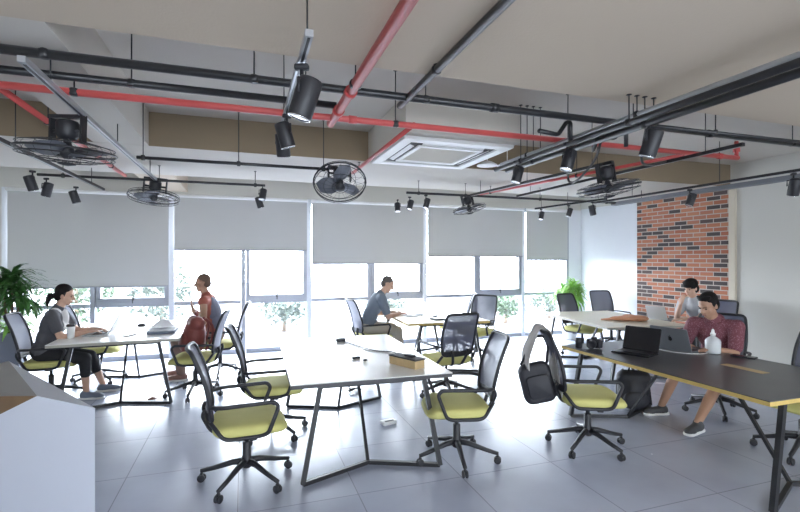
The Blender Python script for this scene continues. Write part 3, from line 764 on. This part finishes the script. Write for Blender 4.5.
    if hairstyle == 'buzz':
        hb.ell(h(0, -.022, .048), (.0765 * k, .092 * k, .082 * k), MH)
        hb.ell(h(0, -.055, .0), (.066 * k, .056 * k, .07 * k), MH)
    else:
        hb.ell(h(0, -.027, .060), (.081 * k, .094 * k, .078 * k), MH)
        hb.ell(h(0, -.052, .0), (.074 * k, .064 * k, .085 * k), MH)
        for q in (-1, 1): hb.ell(h(q * .070, -.004, .022), (.012 * k, .026 * k, .034 * k), MH)
    if hairstyle == 'short':
        for j in range(9): hb.rc(h(-.06 + .015 * j, .040 - .0012 * (j - 4) ** 2, .105), h(-.062 + .0155 * j, .058 - .0020 * (j - 4) ** 2, .098), .018 * k, .011 * k, 6)
    if hairstyle == 'mop':
        hb.ell(h(0, -.02, .06), (.096 * k, .112 * k, .088 * k), MH); hb.ell(h(0, -.07, -.02), (.08 * k, .055 * k, .08 * k), MH)
        for j in range(11): hb.rc(h(-.075 + .015 * j, .055 - .0014 * (j - 5) ** 2, .095), h(-.075 + .015 * j, .074 - .0022 * (j - 5) ** 2, .05), .018 * k, .009 * k, 6)
    if hairstyle == 'ponytail':
        for q in (-1, 1): hb.ell(h(q * .064, -.030, .0), (.018 * k, .05 * k, .045 * k), MH)
        hb.ell(h(0, -.125, -.035), (.028 * k, .032 * k, .03 * k), MH); hb.rc(h(0, -.14, -.04), h(0, -.15, -.12), .034 * k, .024 * k); hb.rc(h(0, -.15, -.12), h(0, -.135, -.17), .024 * k, .010 * k)
    remesh(hb, 'hair', hair, root, .0085, 2)
    # clothes
    g = .013 * k; sb = MB(); torso(sb, g)
    for i in (0, 1):
        e, w = arms[i]
        if sleeve <= 0: sb.ell(sh[i], (.055 * k + g,) * 3)
        elif sleeve <= 1: sb.rc(sh[i], sh[i].lerp(e, sleeve), .058 * k + g, .052 * k + g)
        else: sb.rc(sh[i], e, .056 * k + g, .044 * k + g); sb.rc(e, e.lerp(w, sleeve - 1), .044 * k + g, .034 * k + g)
    remesh(sb, 'shirt', top, root, .010, 3)
    pb = MB(); g = .014 * k
    pb.ell(H + u1 * .02 * k, (.172 * k + g, .128 * k + g, .11 * k + g), M1)
    for i in (0, 1):
        kn, an, fd = legs[i]; p1 = min(1, pant_len / .5)
        pb.rc(hip_j[i], hip_j[i].lerp(kn, p1), .088 * k + g, (.088 - .03 * p1) * k + g)
        if pant_len > .5:
            p2 = (pant_len - .5) / .5 * .96; pb.rc(kn, kn.lerp(an, p2), .056 * k + g, .044 * k + g)
    remesh(pb, 'trousers' if pant_len > .6 else 'shorts', pants, root, .010, 3)
    if shoes:
        for i in (0, 1):
            kn, an, fd = legs[i]; sdw = V((-fd.y, fd.x, 0)); Ms = Matrix((fd, sdw, z)).transposed(); c = V((an.x, an.y, 0))
            lift = an.z - .085 * k
            shb = MB(); shb.rc(an - z * .01 * k - fd * .01 * k, c + V((0, 0, lift + .05 * k)) - fd * .025 * k, .045 * k, .048 * k)
            shb.rc(c + V((0, 0, lift + .045 * k)) + fd * .0 * k, c + V((0, 0, lift + .036 * k)) + fd * .15 * k, .050 * k, .036 * k)
            shb.ell(c + V((0, 0, lift + .034 * k)) + fd * .13 * k, (.075 * k, .048 * k, .033 * k), Ms)
            so = remesh(shb, 'shoe', shoes, root, .008, 2)
            MB().rbox(c + V((0, 0, lift + .013 * k)) + fd * .06 * k, (.29 * k, .096 * k, .026 * k), .045 * k, Ms).build('sole', 'sole_white', so)
    if extra: extra(root, dict(H=H, nb=nb, chest=chest, waist=waist, u1=u1, u2=u2, n1=n1, n2=n2, sd=sd, f=f, sh=sh, M2=M2, M1=M1, k=k, torso=torso, arms=arms))
    return root

def lapel(root, d):
    """white under-top showing down the front"""
    b = MB(); k = d['k']
    b.ell(d['chest'] + d['n2'] * .048 * k + d['u2'] * .02, (.070 * k, .108 * k, .19 * k), d['M2']); b.rc(d['nb'] - d['u2'] * .03 - d['sd'] * .06, d['nb'] - d['u2'] * .03 + d['sd'] * .06, .062 * k, .062 * k)
    for q in (-1, 1): b.ell(d['chest'] + d['n2'] * .090 * k + d['sd'] * q * .045 * k, (.070 * k,) * 3)
    remesh(b, 'under_top', 'cloth_white', root, .009, 3)
def collar(m):
    def fn(root, d):
        k = d['k']; c = d['nb'] + d['u2'] * .012; pts = [c + (d['sd'] * math.cos(a) * .075 + d['n2'] * math.sin(a) * .07) * k + d['u2'] * (-.02 * math.sin(a)) for a in [2 * PI * j / 18 for j in range(18)]]
        MB().tube(pts, .017 * k, 8, True).build('collar', m, root)
    return fn
def vest(root, d):
    b = MB(); k = d['k']
    b.ell(d['chest'] - d['n2'] * .030 * k - d['u2'] * .03, (.160 * k, .112 * k, .20 * k), d['M2']); b.ell(d['waist'] - d['n1'] * .035 * k - d['u1'] * .04, (.15 * k, .11 * k, .19 * k), d['M1'])
    remesh(b, 'vest', 'vest_slate', root, .010, 3)

person('woman with a black ponytail in a charcoal T-shirt typing at a silver laptop', (-2.19, 6.38, .555), deg(2), 8, 10, (16, 0, 0), hands=[(-1.70, 6.46, .80), (-1.74, 6.26, .80)],
       feet=[((-1.66, 6.62, .0), (1, .1, 0)), ((-1.76, 6.32, .0), (1, -.15, 0))], s=.97, skin='skin_light', top='tee_charcoal', pants='pants_black', shoes='shoe_blue', hairstyle='ponytail', sleeve=.62, pant_len=.74, fem=True, extra=lapel)
person('person in a rust top and slate vest sitting with a hand raised near the windows', (-.40, 7.02, .57), deg(170), 6, 8, (6, 0, 0), hands=[(-.66, 6.92, .93), (-.67, 7.06, .93)],
       feet=[((-.80, 6.86, .0), (-1, -.1, 0)), ((-.86, 7.12, .0), (-1, .05, 0))], s=1.05, skin='skin_brown', top='top_rust', pants='pants_brown', shoes='shoe_brown', hair='hair_brown', hairstyle='buzz', sleeve=.0, pant_len=.98,
       hand_dir=[((-.3, .25, .9), (1, 0, .2)), ((-.3, -.1, .9), (1, 0, .2))], extra=vest)
person('man in a slate T-shirt with cropped hair reading at the window-side table', (1.84, 7.02, .57), deg(-2), 12, 16, (30, -12, 0), hands=[(2.33, 7.14, .785), (2.34, 6.90, .785)],
       feet=[((2.32, 7.14, .0), (1, .1, 0)), ((2.36, 6.88, .0), (1, -.1, 0))], s=1.05, skin='skin_light', top='tee_slate', pants='pants_beige', shoes='shoe_dark', hair='hair_grey', hairstyle='buzz', sleeve=.7, pant_len=.98)
person('man in a maroon patterned shirt and shorts working at the dark-topped table', (4.72, 3.50, .53), deg(206), 12, 16, (26, -26, 0), hands=[(4.28, 3.22, .785), (4.26, 3.50, .785)],
       feet=[((4.02, 3.20, .0), (-1, -.25, 0)), ((4.20, 3.74, .0), (-1, .2, 0))], s=1.0, skin='skin_tan', top='shirt_maroon', pants='pants_beige', shoes='shoe_dark', hairstyle='short', sleeve=.75, pant_len=.42, extra=collar('shirt_maroon'))
person('man in a grey T-shirt resting his chin on a hand beside the brick wall', (6.52, 5.08, .56), deg(186), 12, 16, (18, 0, 0), hands=[(5.93, 4.92, .79), (6.10, 5.10, .98)],
       feet=[((6.0, 4.94, .0), (-1, 0, 0)), ((6.02, 5.26, .0), (-1, 0, 0))], s=1.0, skin='skin_light', top='tee_grey', pants='pants_black', shoes='shoe_dark', hairstyle='mop', sleeve=.6, pant_len=.98,
       hand_dir=[None, ((.25, -.1, .9), (1, 0, .2))])

# ------------------------------------------------------------------ things on tables
ZT = .7505
def laptop(label, loc, face, body_m, lid_m, ang=105, W=.33, D=.23, logo=False, screen='screen_black'):
    """face: heading (degrees) from the keyboard towards the user; screen at the back"""
    t = thing('laptop', label, 'laptop', (*loc, ZT), deg(face))
    MB().rbox((0, 0, .008), (D, W, .016), .012).build('base', body_m, t)
    MB().box((-.02, 0, .0165), (D * .48, W * .86, .002)).build('keyboard', 'keys', t)
    a = deg(ang); hx, hz = -D / 2 + .006, .014; u = V((math.cos(a), 0, math.sin(a))); n = V((math.sin(a), 0, -math.cos(a)))
    M = Matrix((u, V((0, 1, 0)), n)).transposed(); c = V((hx, 0, hz)) + u * D * .48
    MB().rbox(c, (D * .96, W, .008), .012, M).build('lid', lid_m, t)
    MB().box(c + n * .0048, (D * .88, W * .94, .001), M).build('screen', screen, t)
    if logo:
        p = []
        for j in range(26):
            q = 2 * PI * j / 26; r = .024 * (1 + .06 * math.cos(2 * q)); x, y = r * math.cos(q), r * .9 * math.sin(q)
            if math.hypot(x - .004, y - .027) < .014: dx, dy = x - .004, y - .027; L = math.hypot(dx, dy); x, y = .004 + dx / L * .014, .027 + dy / L * .014
            p.append((x, y))
        lm = MB(); bk = c - n * .0046
        lm.add([bk + u * (x) + V((0, 1, 0)) * y for x, y in p], [tuple(range(len(p)))])
        lm.add([bk + u * x + V((0, 1, 0)) * y for x, y in ((.027, .0), (.034, -.009), (.041, -.011), (.036, -.001))], [(0, 1, 2, 3)])
        lm.build('emblem', 'screen_black', t)
    return t
laptop('silver laptop the woman with the ponytail types on', (-1.64, 6.36), 182, 'laptop_silver', 'laptop_silver', 116, .34, .26)
laptop('open black laptop with a dark screen on the dark-topped table', (3.52, 3.43), 200, 'screen_black', 'screen_black', 108, .34, .24)
laptop('grey laptop with its emblem lid in front of the man in maroon', (4.10, 3.44), 12, 'laptop_grey', 'laptop_grey', 112, .36, .25, True)
laptop('slim silver laptop in front of the man in grey', (5.92, 5.26), 10, 'laptop_silver', 'laptop_silver', 112, .30, .21)
laptop('laptop in front of the man in slate', (2.62, 7.02), 178, 'laptop_silver', 'laptop_silver', 125, .30, .21)
t = thing('folder_case', 'closed dark navy laptop case lying on the white table near the red-brown backpack', 'case', (-.95, 6.30, ZT), deg(2))
MB().rbox((0, 0, .016), (.30, .36, .032), .02).build('body', 'shoe_blue', t); MB().box((0, 0, .0325), (.27, .33, .003)).build('lid', 'bag_black', t)
b = MB(); random.seed(5); n = 12
vs = [V((-.19 + .38 * i / n, -.14 + .28 * j / n, .012 + .11 * math.exp(-((i - 6) ** 2 + (j - 6) ** 2) / 14) * (1 + .5 * noise.noise(V((i * .7, j * .7, 3)))) + .018 * abs(noise.noise(V((i, j, 0)))))) for j in range(n + 1) for i in range(n + 1)]
b.add(vs, [(j * (n + 1) + i, j * (n + 1) + i + 1, (j + 1) * (n + 1) + i + 1, (j + 1) * (n + 1) + i) for j in range(n) for i in range(n)], True)
m_ = b.build('plastic_bag', 'crumpled_plastic', loc=(-.98, 6.62, ZT)); tag(m_, 'crumpled clear plastic bag lying behind the navy case', 'bag')
so = m_.modifiers.new('t', 'SOLIDIFY'); so.thickness = .002
t = thing('tumbler', 'white tumbler with a dark lid beside the woman with the ponytail', 'cup', (-1.86, 6.14, ZT))
MB().lathe([(.030, 0), (.034, .004), (.041, .13), (.041, .135)], n=20).build('body', 'white_plastic', t); MB().lathe([(.042, .134), (.043, .140), (.043, .15), (.036, .158), (.034, .160)], n=20).build('lid', 'black_plastic', t)
t = thing('phone', 'black phone lying on the white table between the woman and the navy case', 'phone', (-1.28, 6.16, ZT), deg(60)); MB().rbox((0, 0, .005), (.15, .075, .009), .012).build('body', 'black_plastic', t); MB().box((0, 0, .0098), (.135, .066, .001)).build('screen', 'screen_black', t)
def mouse(label, loc, rz=0):
    t = thing('computer_mouse', label, 'mouse', (*loc, ZT), deg(rz)); MB().ell((0, 0, .008), (.052, .032, .026)).build('body', 'black_plastic', t); MB().lathe([(.006, -.004), (.008, 0), (.006, .004)], (.025, 0, .031), 10, rot(PI / 2, 0, 0)).build('wheel', 'grey_plastic', t)
mouse('black mouse on the white table beyond the phone', (-1.30, 6.95)); mouse('black mouse on the window-side table near the man in slate', (2.80, 6.55), 20)
# white table items
t = thing('cable_box', 'wooden cable box with a dark lid standing on the white table', 'box', (1.30, 3.66, ZT), deg(-66))
MB().box((0, 0, .034), (.32, .11, .068)).build('body', 'wood_box', t, bevel=.004); MB().box((0, 0, .073), (.33, .12, .012)).rbox((.02, .02, .085), (.10, .05, .018), .01).build('lid', 'bag_black', t, bevel=.003)
t = thing('power_cable', 'dark cable with a plug lying across the white table', 'cable', (1.0, 4.96, ZT))
MB().tube(fillet([(.02, -.02, .006), (.10, -.30, .006), (.16, -.52, .006), (.22, -.66, .006), (.34, -.72, .006), (.42, -.95, .006)], .15, 5), .005, 6).build('cord', 'cable_black', t); MB().rbox((0, 0, .018), (.10, .06, .034), .012).build('plug', 'black_plastic', t)
tag(MB().rbox((0, 0, .008), (.07, .03, .016), .006).build('usb_stick', 'black_plastic', loc=(.96, 4.06, ZT), rz=.4), 'small black stick lying near the middle of the white table', 'usb stick')
tag(MB().ell((0, 0, .009), (.02, .014, .009)).build('cable_clip', 'black_plastic', loc=(1.01, 3.94, ZT)), 'tiny black clip lying next to the stick on the white table', 'clip')
# dark table items
t = thing('camera', 'black camera with a round lens standing at the far end of the dark table', 'camera', (3.34, 3.76, ZT), deg(215))
MB().rbox((0, 0, .05), (.075, .14, .085), .02).rbox((0, 0, .10), (.05, .055, .03), .015).build('body', 'black_plastic', t, bevel=.003); MB().lathe([(.034, 0), (.042, .005), (.042, .075), (.036, .08), (.030, .07)], (.035, -.005, .05), 18, rot(0, PI / 2, 0)).build('lens_barrel', 'bag_black', t)
MB().rbox((.0, .055, .045), (.095, .035, .075), .015).build('grip', 'bag_black', t)
t = thing('camera_lens', 'upright black lens standing beside the camera', 'lens', (3.22, 3.84, ZT))
MB().lathe([(.028, 0), (.032, .003), (.032, .05), (.036, .055), (.036, .095), (.030, .10), (.02, .101)], n=18).build('barrel', 'black_plastic', t)
t = thing('water_bottle', 'squat clear plastic bottle with a pointed cap on the dark table', 'bottle', (4.24, 3.20, ZT))
MB().lathe([(.055, 0), (.064, .005), (.066, .02), (.066, .115), (.058, .135), (.032, .155), (.020, .162), (.020, .175)], n=24).build('body', 'bottle_plastic', t)
MB().lathe([(.056, .006), (.062, .012), (.062, .085), (.058, .0855)], n=24).build('water', 'bottle_plastic', t)
MB().lathe([(.023, .172), (.023, .19), (.015, .198), (.010, .225), (.006, .232)], n=16).build('cap', 'white_plastic', t)
t = thing('charging_cable', 'white charging cable looping from the grey laptop across the dark table', 'cable', (3.84, 3.50, ZT))
MB().tube([(.0 + .07 * math.cos(a) - .02, .02 + .06 * math.sin(a), .006 + .04 * max(0, math.sin(a * .5))) for a in [.3 * j for j in range(20)]], .0035, 6).build('coil', 'cable_white', t)
MB().tube(fillet([(.05, .0, .005), (.07, -.16, .005), (.14, -.27, .005), (.26, -.31, .005), (.36, -.29, .005)], .08, 5), .0035, 6).build('cord', 'cable_white', t)
t = thing('phone', 'black phone lying near the back edge of the dark table', 'phone', (4.34, 2.98, ZT), deg(20)); MB().rbox((0, 0, .005), (.10, .19, .010), .012).build('body', 'black_plastic', t); MB().box((0, 0, .0105), (.09, .175, .001)).build('screen', 'screen_black', t)
# cream table items
bg = MB(); random.seed(2)
for (x, y, z_, a, b_, c_) in ((0, 0, .035, .20, .13, .04), (.12, -.03, .04, .14, .11, .045), (-.14, .03, .028, .12, .09, .032), (.02, .05, .06, .10, .06, .03), (-.24, .05, .02, .06, .02, .014), (-.28, .0, .016, .07, .014, .012), (.05, -.07, .05, .09, .05, .04)): bg.ell((x, y, z_), (a, b_, c_))
t = thing('cloth_bag', 'limp orange-brown bag lying on the cream table', 'bag', (5.32, 5.28, ZT), deg(-25))
q = remesh(bg, 'body', 'bag_orange', t, .010, 3); MB().tube(fillet([(-.18, .04, .03), (-.30, .10, .012), (-.40, .04, .010), (-.30, -.06, .012), (-.16, -.02, .03)], .08), .008, 6).build('strap', 'bag_orange', t)
tag(MB().rbox((0, 0, .006), (.21, .30, .012), .006).build('notebook', 'paper', loc=(2.48, 6.86, ZT), rz=.2), 'open pale notebook under the hands of the man in slate', 'notebook')
tag(MB().rbox((0, 0, .012), (.16, .22, .024), .01).build('small_box', 'grey_plastic', loc=(2.72, 6.30, ZT), rz=.1), 'dark flat box near the front of the window-side table', 'box')
# ------------------------------------------------------------------ bags and cloths
def backpack(label, loc, rz, m, s=1., tilt=0):
    t = thing('backpack', label, 'backpack', loc, rz); M = rot(0, deg(tilt), 0); P = lambda *p: M @ (V(p) * s)
    b = MB(); b.ell(P(0, 0, .20), (.125 * s, .165 * s, .20 * s), M); b.ell(P(0, 0, .11), (.13 * s, .17 * s, .11 * s), M); b.rc(P(0, -.09, .34), P(0, .09, .34), .085 * s, .085 * s)
    remesh(b, 'body', m, t, .012, 2)
    p = MB(); p.ell(P(.10, 0, .13), (.055 * s, .13 * s, .11 * s), M); remesh(p, 'pocket', m, t, .010, 2)
    MB().tube([P(0, -.05, .415), P(0, -.04, .46), P(0, .04, .46), P(0, .05, .415)], .011 * s, 6).build('handle', m, t)
    for q in (-1, 1): MB().tube(fillet([P(-.09, q * .08, .40), P(-.17, q * .11, .33), P(-.17, q * .12, .16), P(-.11, q * .13, .05)], .08), .014 * s, 6).build('strap', m, t)
    return t
backpack('red-brown leather backpack sitting on a chair by the white table', (-.60, 6.16, .497), deg(195), 'bag_red', 1.08, -6)
backpack('black backpack standing on the floor under the dark table', (4.06, 3.98, 0), deg(240), 'bag_black', 1.02, 4)
t = thing('shoulder_bag', 'large black bag hanging behind the chair at the dark table', 'bag', (2.45, 3.46, .37), deg(-25))
M = rot(0, deg(-14), 0)
b = MB().rbox((0, 0, .19), (.28, .36, .12), .07, M @ rot(PI / 2, 0, 0)); remesh(b, 'body', 'bag_black', t, .010, 6)
MB().rbox((.01, -.066, .17), (.20, .20, .03), .04, M @ rot(PI / 2, 0, 0)).build('flap', 'bag_black', t)
MB().tube(fillet([(-.14, 0, .34), (-.02, .0, .60), (.10, .0, .60), (.08, 0, .34)], .05), .012, 6).build('strap', 'bag_black', t)
# cloth over the chair back: a sheet hung over the top edge
def cloth(label, loc, rz, prof, w, m, seed, tk=.012):
    n, k = 15, len(prof); vs = []
    for i, (x, z_) in enumerate(prof):
        for j in range(n):
            v = j / (n - 1) - .5; dd = noise.noise(V((j * .55, i * .35, seed))) * .035 * min(1, abs(i - k * .45) / 4); ww = w * (1 + .25 * noise.noise(V((i * .3, seed, 1))))
            vs.append((x + dd, v * ww, z_ + .02 * noise.noise(V((j * .3, i * .2, seed + 5)))))
    b = MB().add(vs, [(i * n + j, i * n + j + 1, (i + 1) * n + j + 1, (i + 1) * n + j) for i in range(k - 1) for j in range(n - 1)], True)
    o = b.build('jacket', m, loc=loc, rz=rz); q = o.modifiers.new('s', 'SOLIDIFY'); q.thickness = tk; q.offset = 1
    q = o.modifiers.new('d', 'SUBSURF'); q.levels = 1; q.render_levels = 1
    return tag(o, label, 'jacket')
pr = [(-.28, .46), (-.31, .56), (-.33, .66), (-.345, .78), (-.362, .90), (-.372, .99), (-.385, 1.035), (-.405, 1.052), (-.43, 1.04), (-.455, .98), (-.49, .90), (-.52, .82), (-.53, .74), (-.52, .68)]
pr = [(x + (.035 if i < 7 else -.005), z_) for i, (x, z_) in enumerate(pr)]
cloth('grey jacket draped over the backrest of the chair at the dark table', (2.86, 3.30, 0), deg(-25), pr, .30, 'cloth_grey', 4)
# floor bits
t = thing('power_adapter', 'white box lying on the floor between the white table and an empty chair', 'box', (1.37, 4.40, 0), .2); MB().rbox((0, 0, .018), (.15, .09, .036), .012).build('body', 'white_plastic', t); MB().box((.0, -.02, .0365), (.10, .03, .002)).build('stripe', 'black_plastic', t)
b = MB(); b.tube([(.09 * math.cos(a * .7) * (1 - a * .02), .07 * math.sin(a * .9), .012 + .003 * a) for a in range(16)], .011, 6)
tag(b.build('cable_coil', 'cable_black', loc=(1.30, 5.62, 0)), 'tangle of dark cable on the floor under the white table', 'cable')
b = MB(); b.add([(-.06, -.03, .004), (.02, -.045, .01), (.08, .0, .006), (.03, .04, .015), (-.05, .03, .008), (.0, .0, .035)], [(0, 1, 5), (1, 2, 5), (2, 3, 5), (3, 4, 5), (4, 0, 5), (4, 3, 2, 1, 0)])
tag(b.build('paper_scrap', 'shoe_brown', loc=(-1.02, 6.05, 0)), 'crumpled brown scrap on the floor under the white table', 'scrap')

# ------------------------------------------------------------------ plants
def blades(b, c, n, L, w, droop, up, seed, spread=1.):
    random.seed(seed)
    for i in range(n):
        a = random.uniform(0, 2 * PI); e = random.uniform(*up); l = L * random.uniform(.6, 1.05); d = V((math.cos(a) * spread, math.sin(a) * spread, 0)); sd = V((-d.y, d.x, 0)).normalized()
        p = V(c) + V((random.uniform(-.02, .02), random.uniform(-.02, .02), random.uniform(-.05, .05))); el = e; vs = []; N = 6
        for j in range(N + 1):
            f = j / N; ww = w * (math.sin(PI * min(1, f * .85 + .12)) + .05) * (1 - f * .3)
            vs += [p - sd * ww, p + V((0, 0, .004 - ww * .3)), p + sd * ww]
            p = p + (d * math.cos(el) + V((0, 0, math.sin(el)))) * l / N; el -= droop / N
        b.add(vs, [q for j in range(N) for q in ((3 * j, 3 * j + 1, 3 * j + 4, 3 * j + 3), (3 * j + 1, 3 * j + 2, 3 * j + 5, 3 * j + 4))], True)
t = thing('potted_palm', 'tall dark-leaved potted palm in a grey planter by the window behind the woman', 'plant', (-2.92, 7.45, 0))
MB().lathe([(.15, 0), (.16, .01), (.19, .66), (.195, .68), (.17, .68), (.165, .62)], n=4, M=rot(0, 0, PI / 4)).build('planter', 'planter_grey', t, bevel=.008); MB().lathe([(.01, .61), (.16, .615), (.16, .62)], n=4, M=rot(0, 0, PI / 4)).build('soil', 'soil', t)
for k, (x, y, hh) in enumerate(((0, 0, 1.35), (.08, -.06, 1.12), (-.09, .05, 1.22))):
    s_ = MB().tube([(x * .5, y * .5, .6), (x, y, .95), (x * 1.4, y * 1.4, hh)], [.018, .015, .012], 8).build('stem', 'bark', t)
    b = MB(); blades(b, (x * 1.4, y * 1.4, hh), 90, .48, .024, 1.6, (-.3, 1.4), 20 + k); b.build('foliage', 'leaf_dark', t)
b = MB(); blades(b, (0, 0, .72), 90, .50, .026, 1.5, (.2, 1.4), 31); b.build('undergrowth', 'leaf_bright', t)
t = thing('potted_plant', 'bushy bright green plant in a white pot in the window corner', 'plant', (6.36, 7.86, 0))
MB().lathe([(.12, 0), (.13, .01), (.17, .40), (.175, .42), (.155, .42), (.15, .37)], n=24).build('pot', 'pot_white', t); MB().lathe([(.01, .36), (.15, .37), (.15, .375)], n=20).build('soil', 'soil', t)
MB().tube([(0, 0, .35), (.02, 0, .7), (0, .01, 1.0)], [.02, .016, .012], 8).build('stem', 'bark', t)
b = MB()
for k in range(9): blades(b, (.17 * math.cos(k * 2.4), .17 * math.sin(k * 2.4), .80 + .035 * k), 44, .36, .020, 1.7, (-.3, 1.3), 40 + k)
b.build('foliage', 'leaf_bright', t)

# ------------------------------------------------------------------ outside
struct(MB().box((4, 24, -.42), (70, 30.6, .3)).build('ground_outside', 'terrace'))
def tree(name, label, cat, loc, hgt, rad, m, seed, trunk=True, n=900):
    t = thing(name, label, cat, (*loc, -.27), 0, 'bushes and trees outside the windows'); random.seed(seed); b = MB()
    for i in range(n):
        a = random.uniform(0, 2 * PI); ph = math.acos(random.uniform(-1, 1)); r = random.random() ** .4
        lump = 1 + .3 * noise.noise(V((math.cos(a) * 1.5, math.sin(a) * 1.5, math.cos(ph) * 1.5 + seed)))
        p = V((rad * r * lump * math.sin(ph) * math.cos(a), rad * r * lump * math.sin(ph) * math.sin(a), hgt * .58 + hgt * .42 * r * lump * math.cos(ph)))
        if p.z < .05: p.z = .05 + random.random() * .1
        M = Euler((random.uniform(-1, 1), random.uniform(-1, 1), random.uniform(0, 6.3))).to_matrix(); l = random.uniform(.07, .13) * (.6 + hgt * .2)
        b.add([p + M @ V(q) for q in ((-l, 0, 0), (0, -l * .4, .01), (l, 0, 0), (0, l * .4, .01))], [(0, 1, 2, 3)])
    b.build('foliage', m, t); MB().tube([(0, 0, 0), (.03, 0, hgt * .35), (0, .03, hgt * .75)], [.05 + hgt * .012, .04, .02], 8).build('trunk', 'bark', t)
TR = [('shrub', 'green shrubs seen through the window behind the woman', (-3.7, 12.5), 2.1, .9, 'leaf_outdoor', 1), ('shrub', 'leafy shrub outside behind the tall potted palm', (-5.6, 12.0), 2.3, 1.0, 'leaf_outdoor', 2),
      ('shrub', 'pale shrub outside between the woman and the rust-clad person', (-2.0, 13.0), 1.9, .8, 'leaf_outdoor_pale', 3), ('shrub', 'pale bush outside the window behind the white table with the cable box', (1.0, 12.5), 1.1, .7, 'leaf_outdoor_pale', 4),
      ('shrub', 'low green bush outside the window past the bluish chair', (7.4, 12.0), .95, .6, 'leaf_outdoor', 5), ('shrub', 'low pale bush outside beside the white corner plant', (9.4, 12.6), 1.0, .7, 'leaf_outdoor_pale', 6), ('shrub', 'low pale bush outside behind the man in slate', (4.2, 13.5), .8, .7, 'leaf_outdoor_pale', 7)]
for nm, lb, lc, hh, rr, m, sd_ in TR: tree(nm, lb, 'bush', lc, hh, rr, m, sd_)
t = thing('terrace_railing', 'low white railing on the terrace outside the windows', 'railing', (-1.4, 9.9, -.27))
MB().tube([(-1.6, 0, .50), (1.3, 0, .50)], .02, 8).build('top_rail', 'frame_light', t)
for k in range(16): MB().box((-1.55 + .185 * k, 0, .25), (.05, .03, .5)).build('baluster', 'frame_light', t)

# ------------------------------------------------------------------ light, world, camera
w = bpy.data.worlds.new('daylight'); sc.world = w; w.use_nodes = True
nt = w.node_tree; bgk = nt.nodes['Background']
bgk.inputs['Color'].default_value = (.80, .89, 1.0, 1); bgk.inputs['Strength'].default_value = 30.0
for k in range(1, 5):                                         # sky portals in the window openings: only guide sampling of the sky
    pass
def portal(name, loc, size, rotx):
    l = bpy.data.lights.new(name, 'AREA'); l.shape = 'RECTANGLE'; l.size, l.size_y = size; l.cycles.is_portal = True
    o = bpy.data.objects.new(name, l); COL.objects.link(o); o.location = loc; o.rotation_euler = (rotx, 0, 0)
portal('window_portal', (1.7, YW + .20, 1.37), (10.4, 2.74), -PI / 2)
portal('back_fill_portal', ((XL + XR) / 2, YB - .22, 1.65), (10.6, 1.9), PI / 2)

F, CX, HY = 460., 400., 259.
cam = bpy.data.cameras.new('camera'); co = bpy.data.objects.new('camera', cam); COL.objects.link(co)
cam.sensor_width = 36; cam.lens = F / 800 * 36; cam.clip_start = .05; cam.clip_end = 200
cam.shift_y = (HY - 256) / 800
co.location = (0, 0, 1.65); co.rotation_euler = (PI / 2, 0, -math.atan(156 / F))
sc.camera = co
vs_ = sc.view_settings; vs_.view_transform = 'Standard'; vs_.look = 'None'; vs_.gamma = 1; vs_.use_curve_mapping = False; vs_.exposure = 0.2
sc.display_settings.display_device = 'sRGB'
sc.cycles.use_denoising = True; sc.cycles.max_bounces = 10; sc.cycles.diffuse_bounces = 6; sc.cycles.transparent_max_bounces = 16
sc.cycles.sample_clamp_indirect = 8
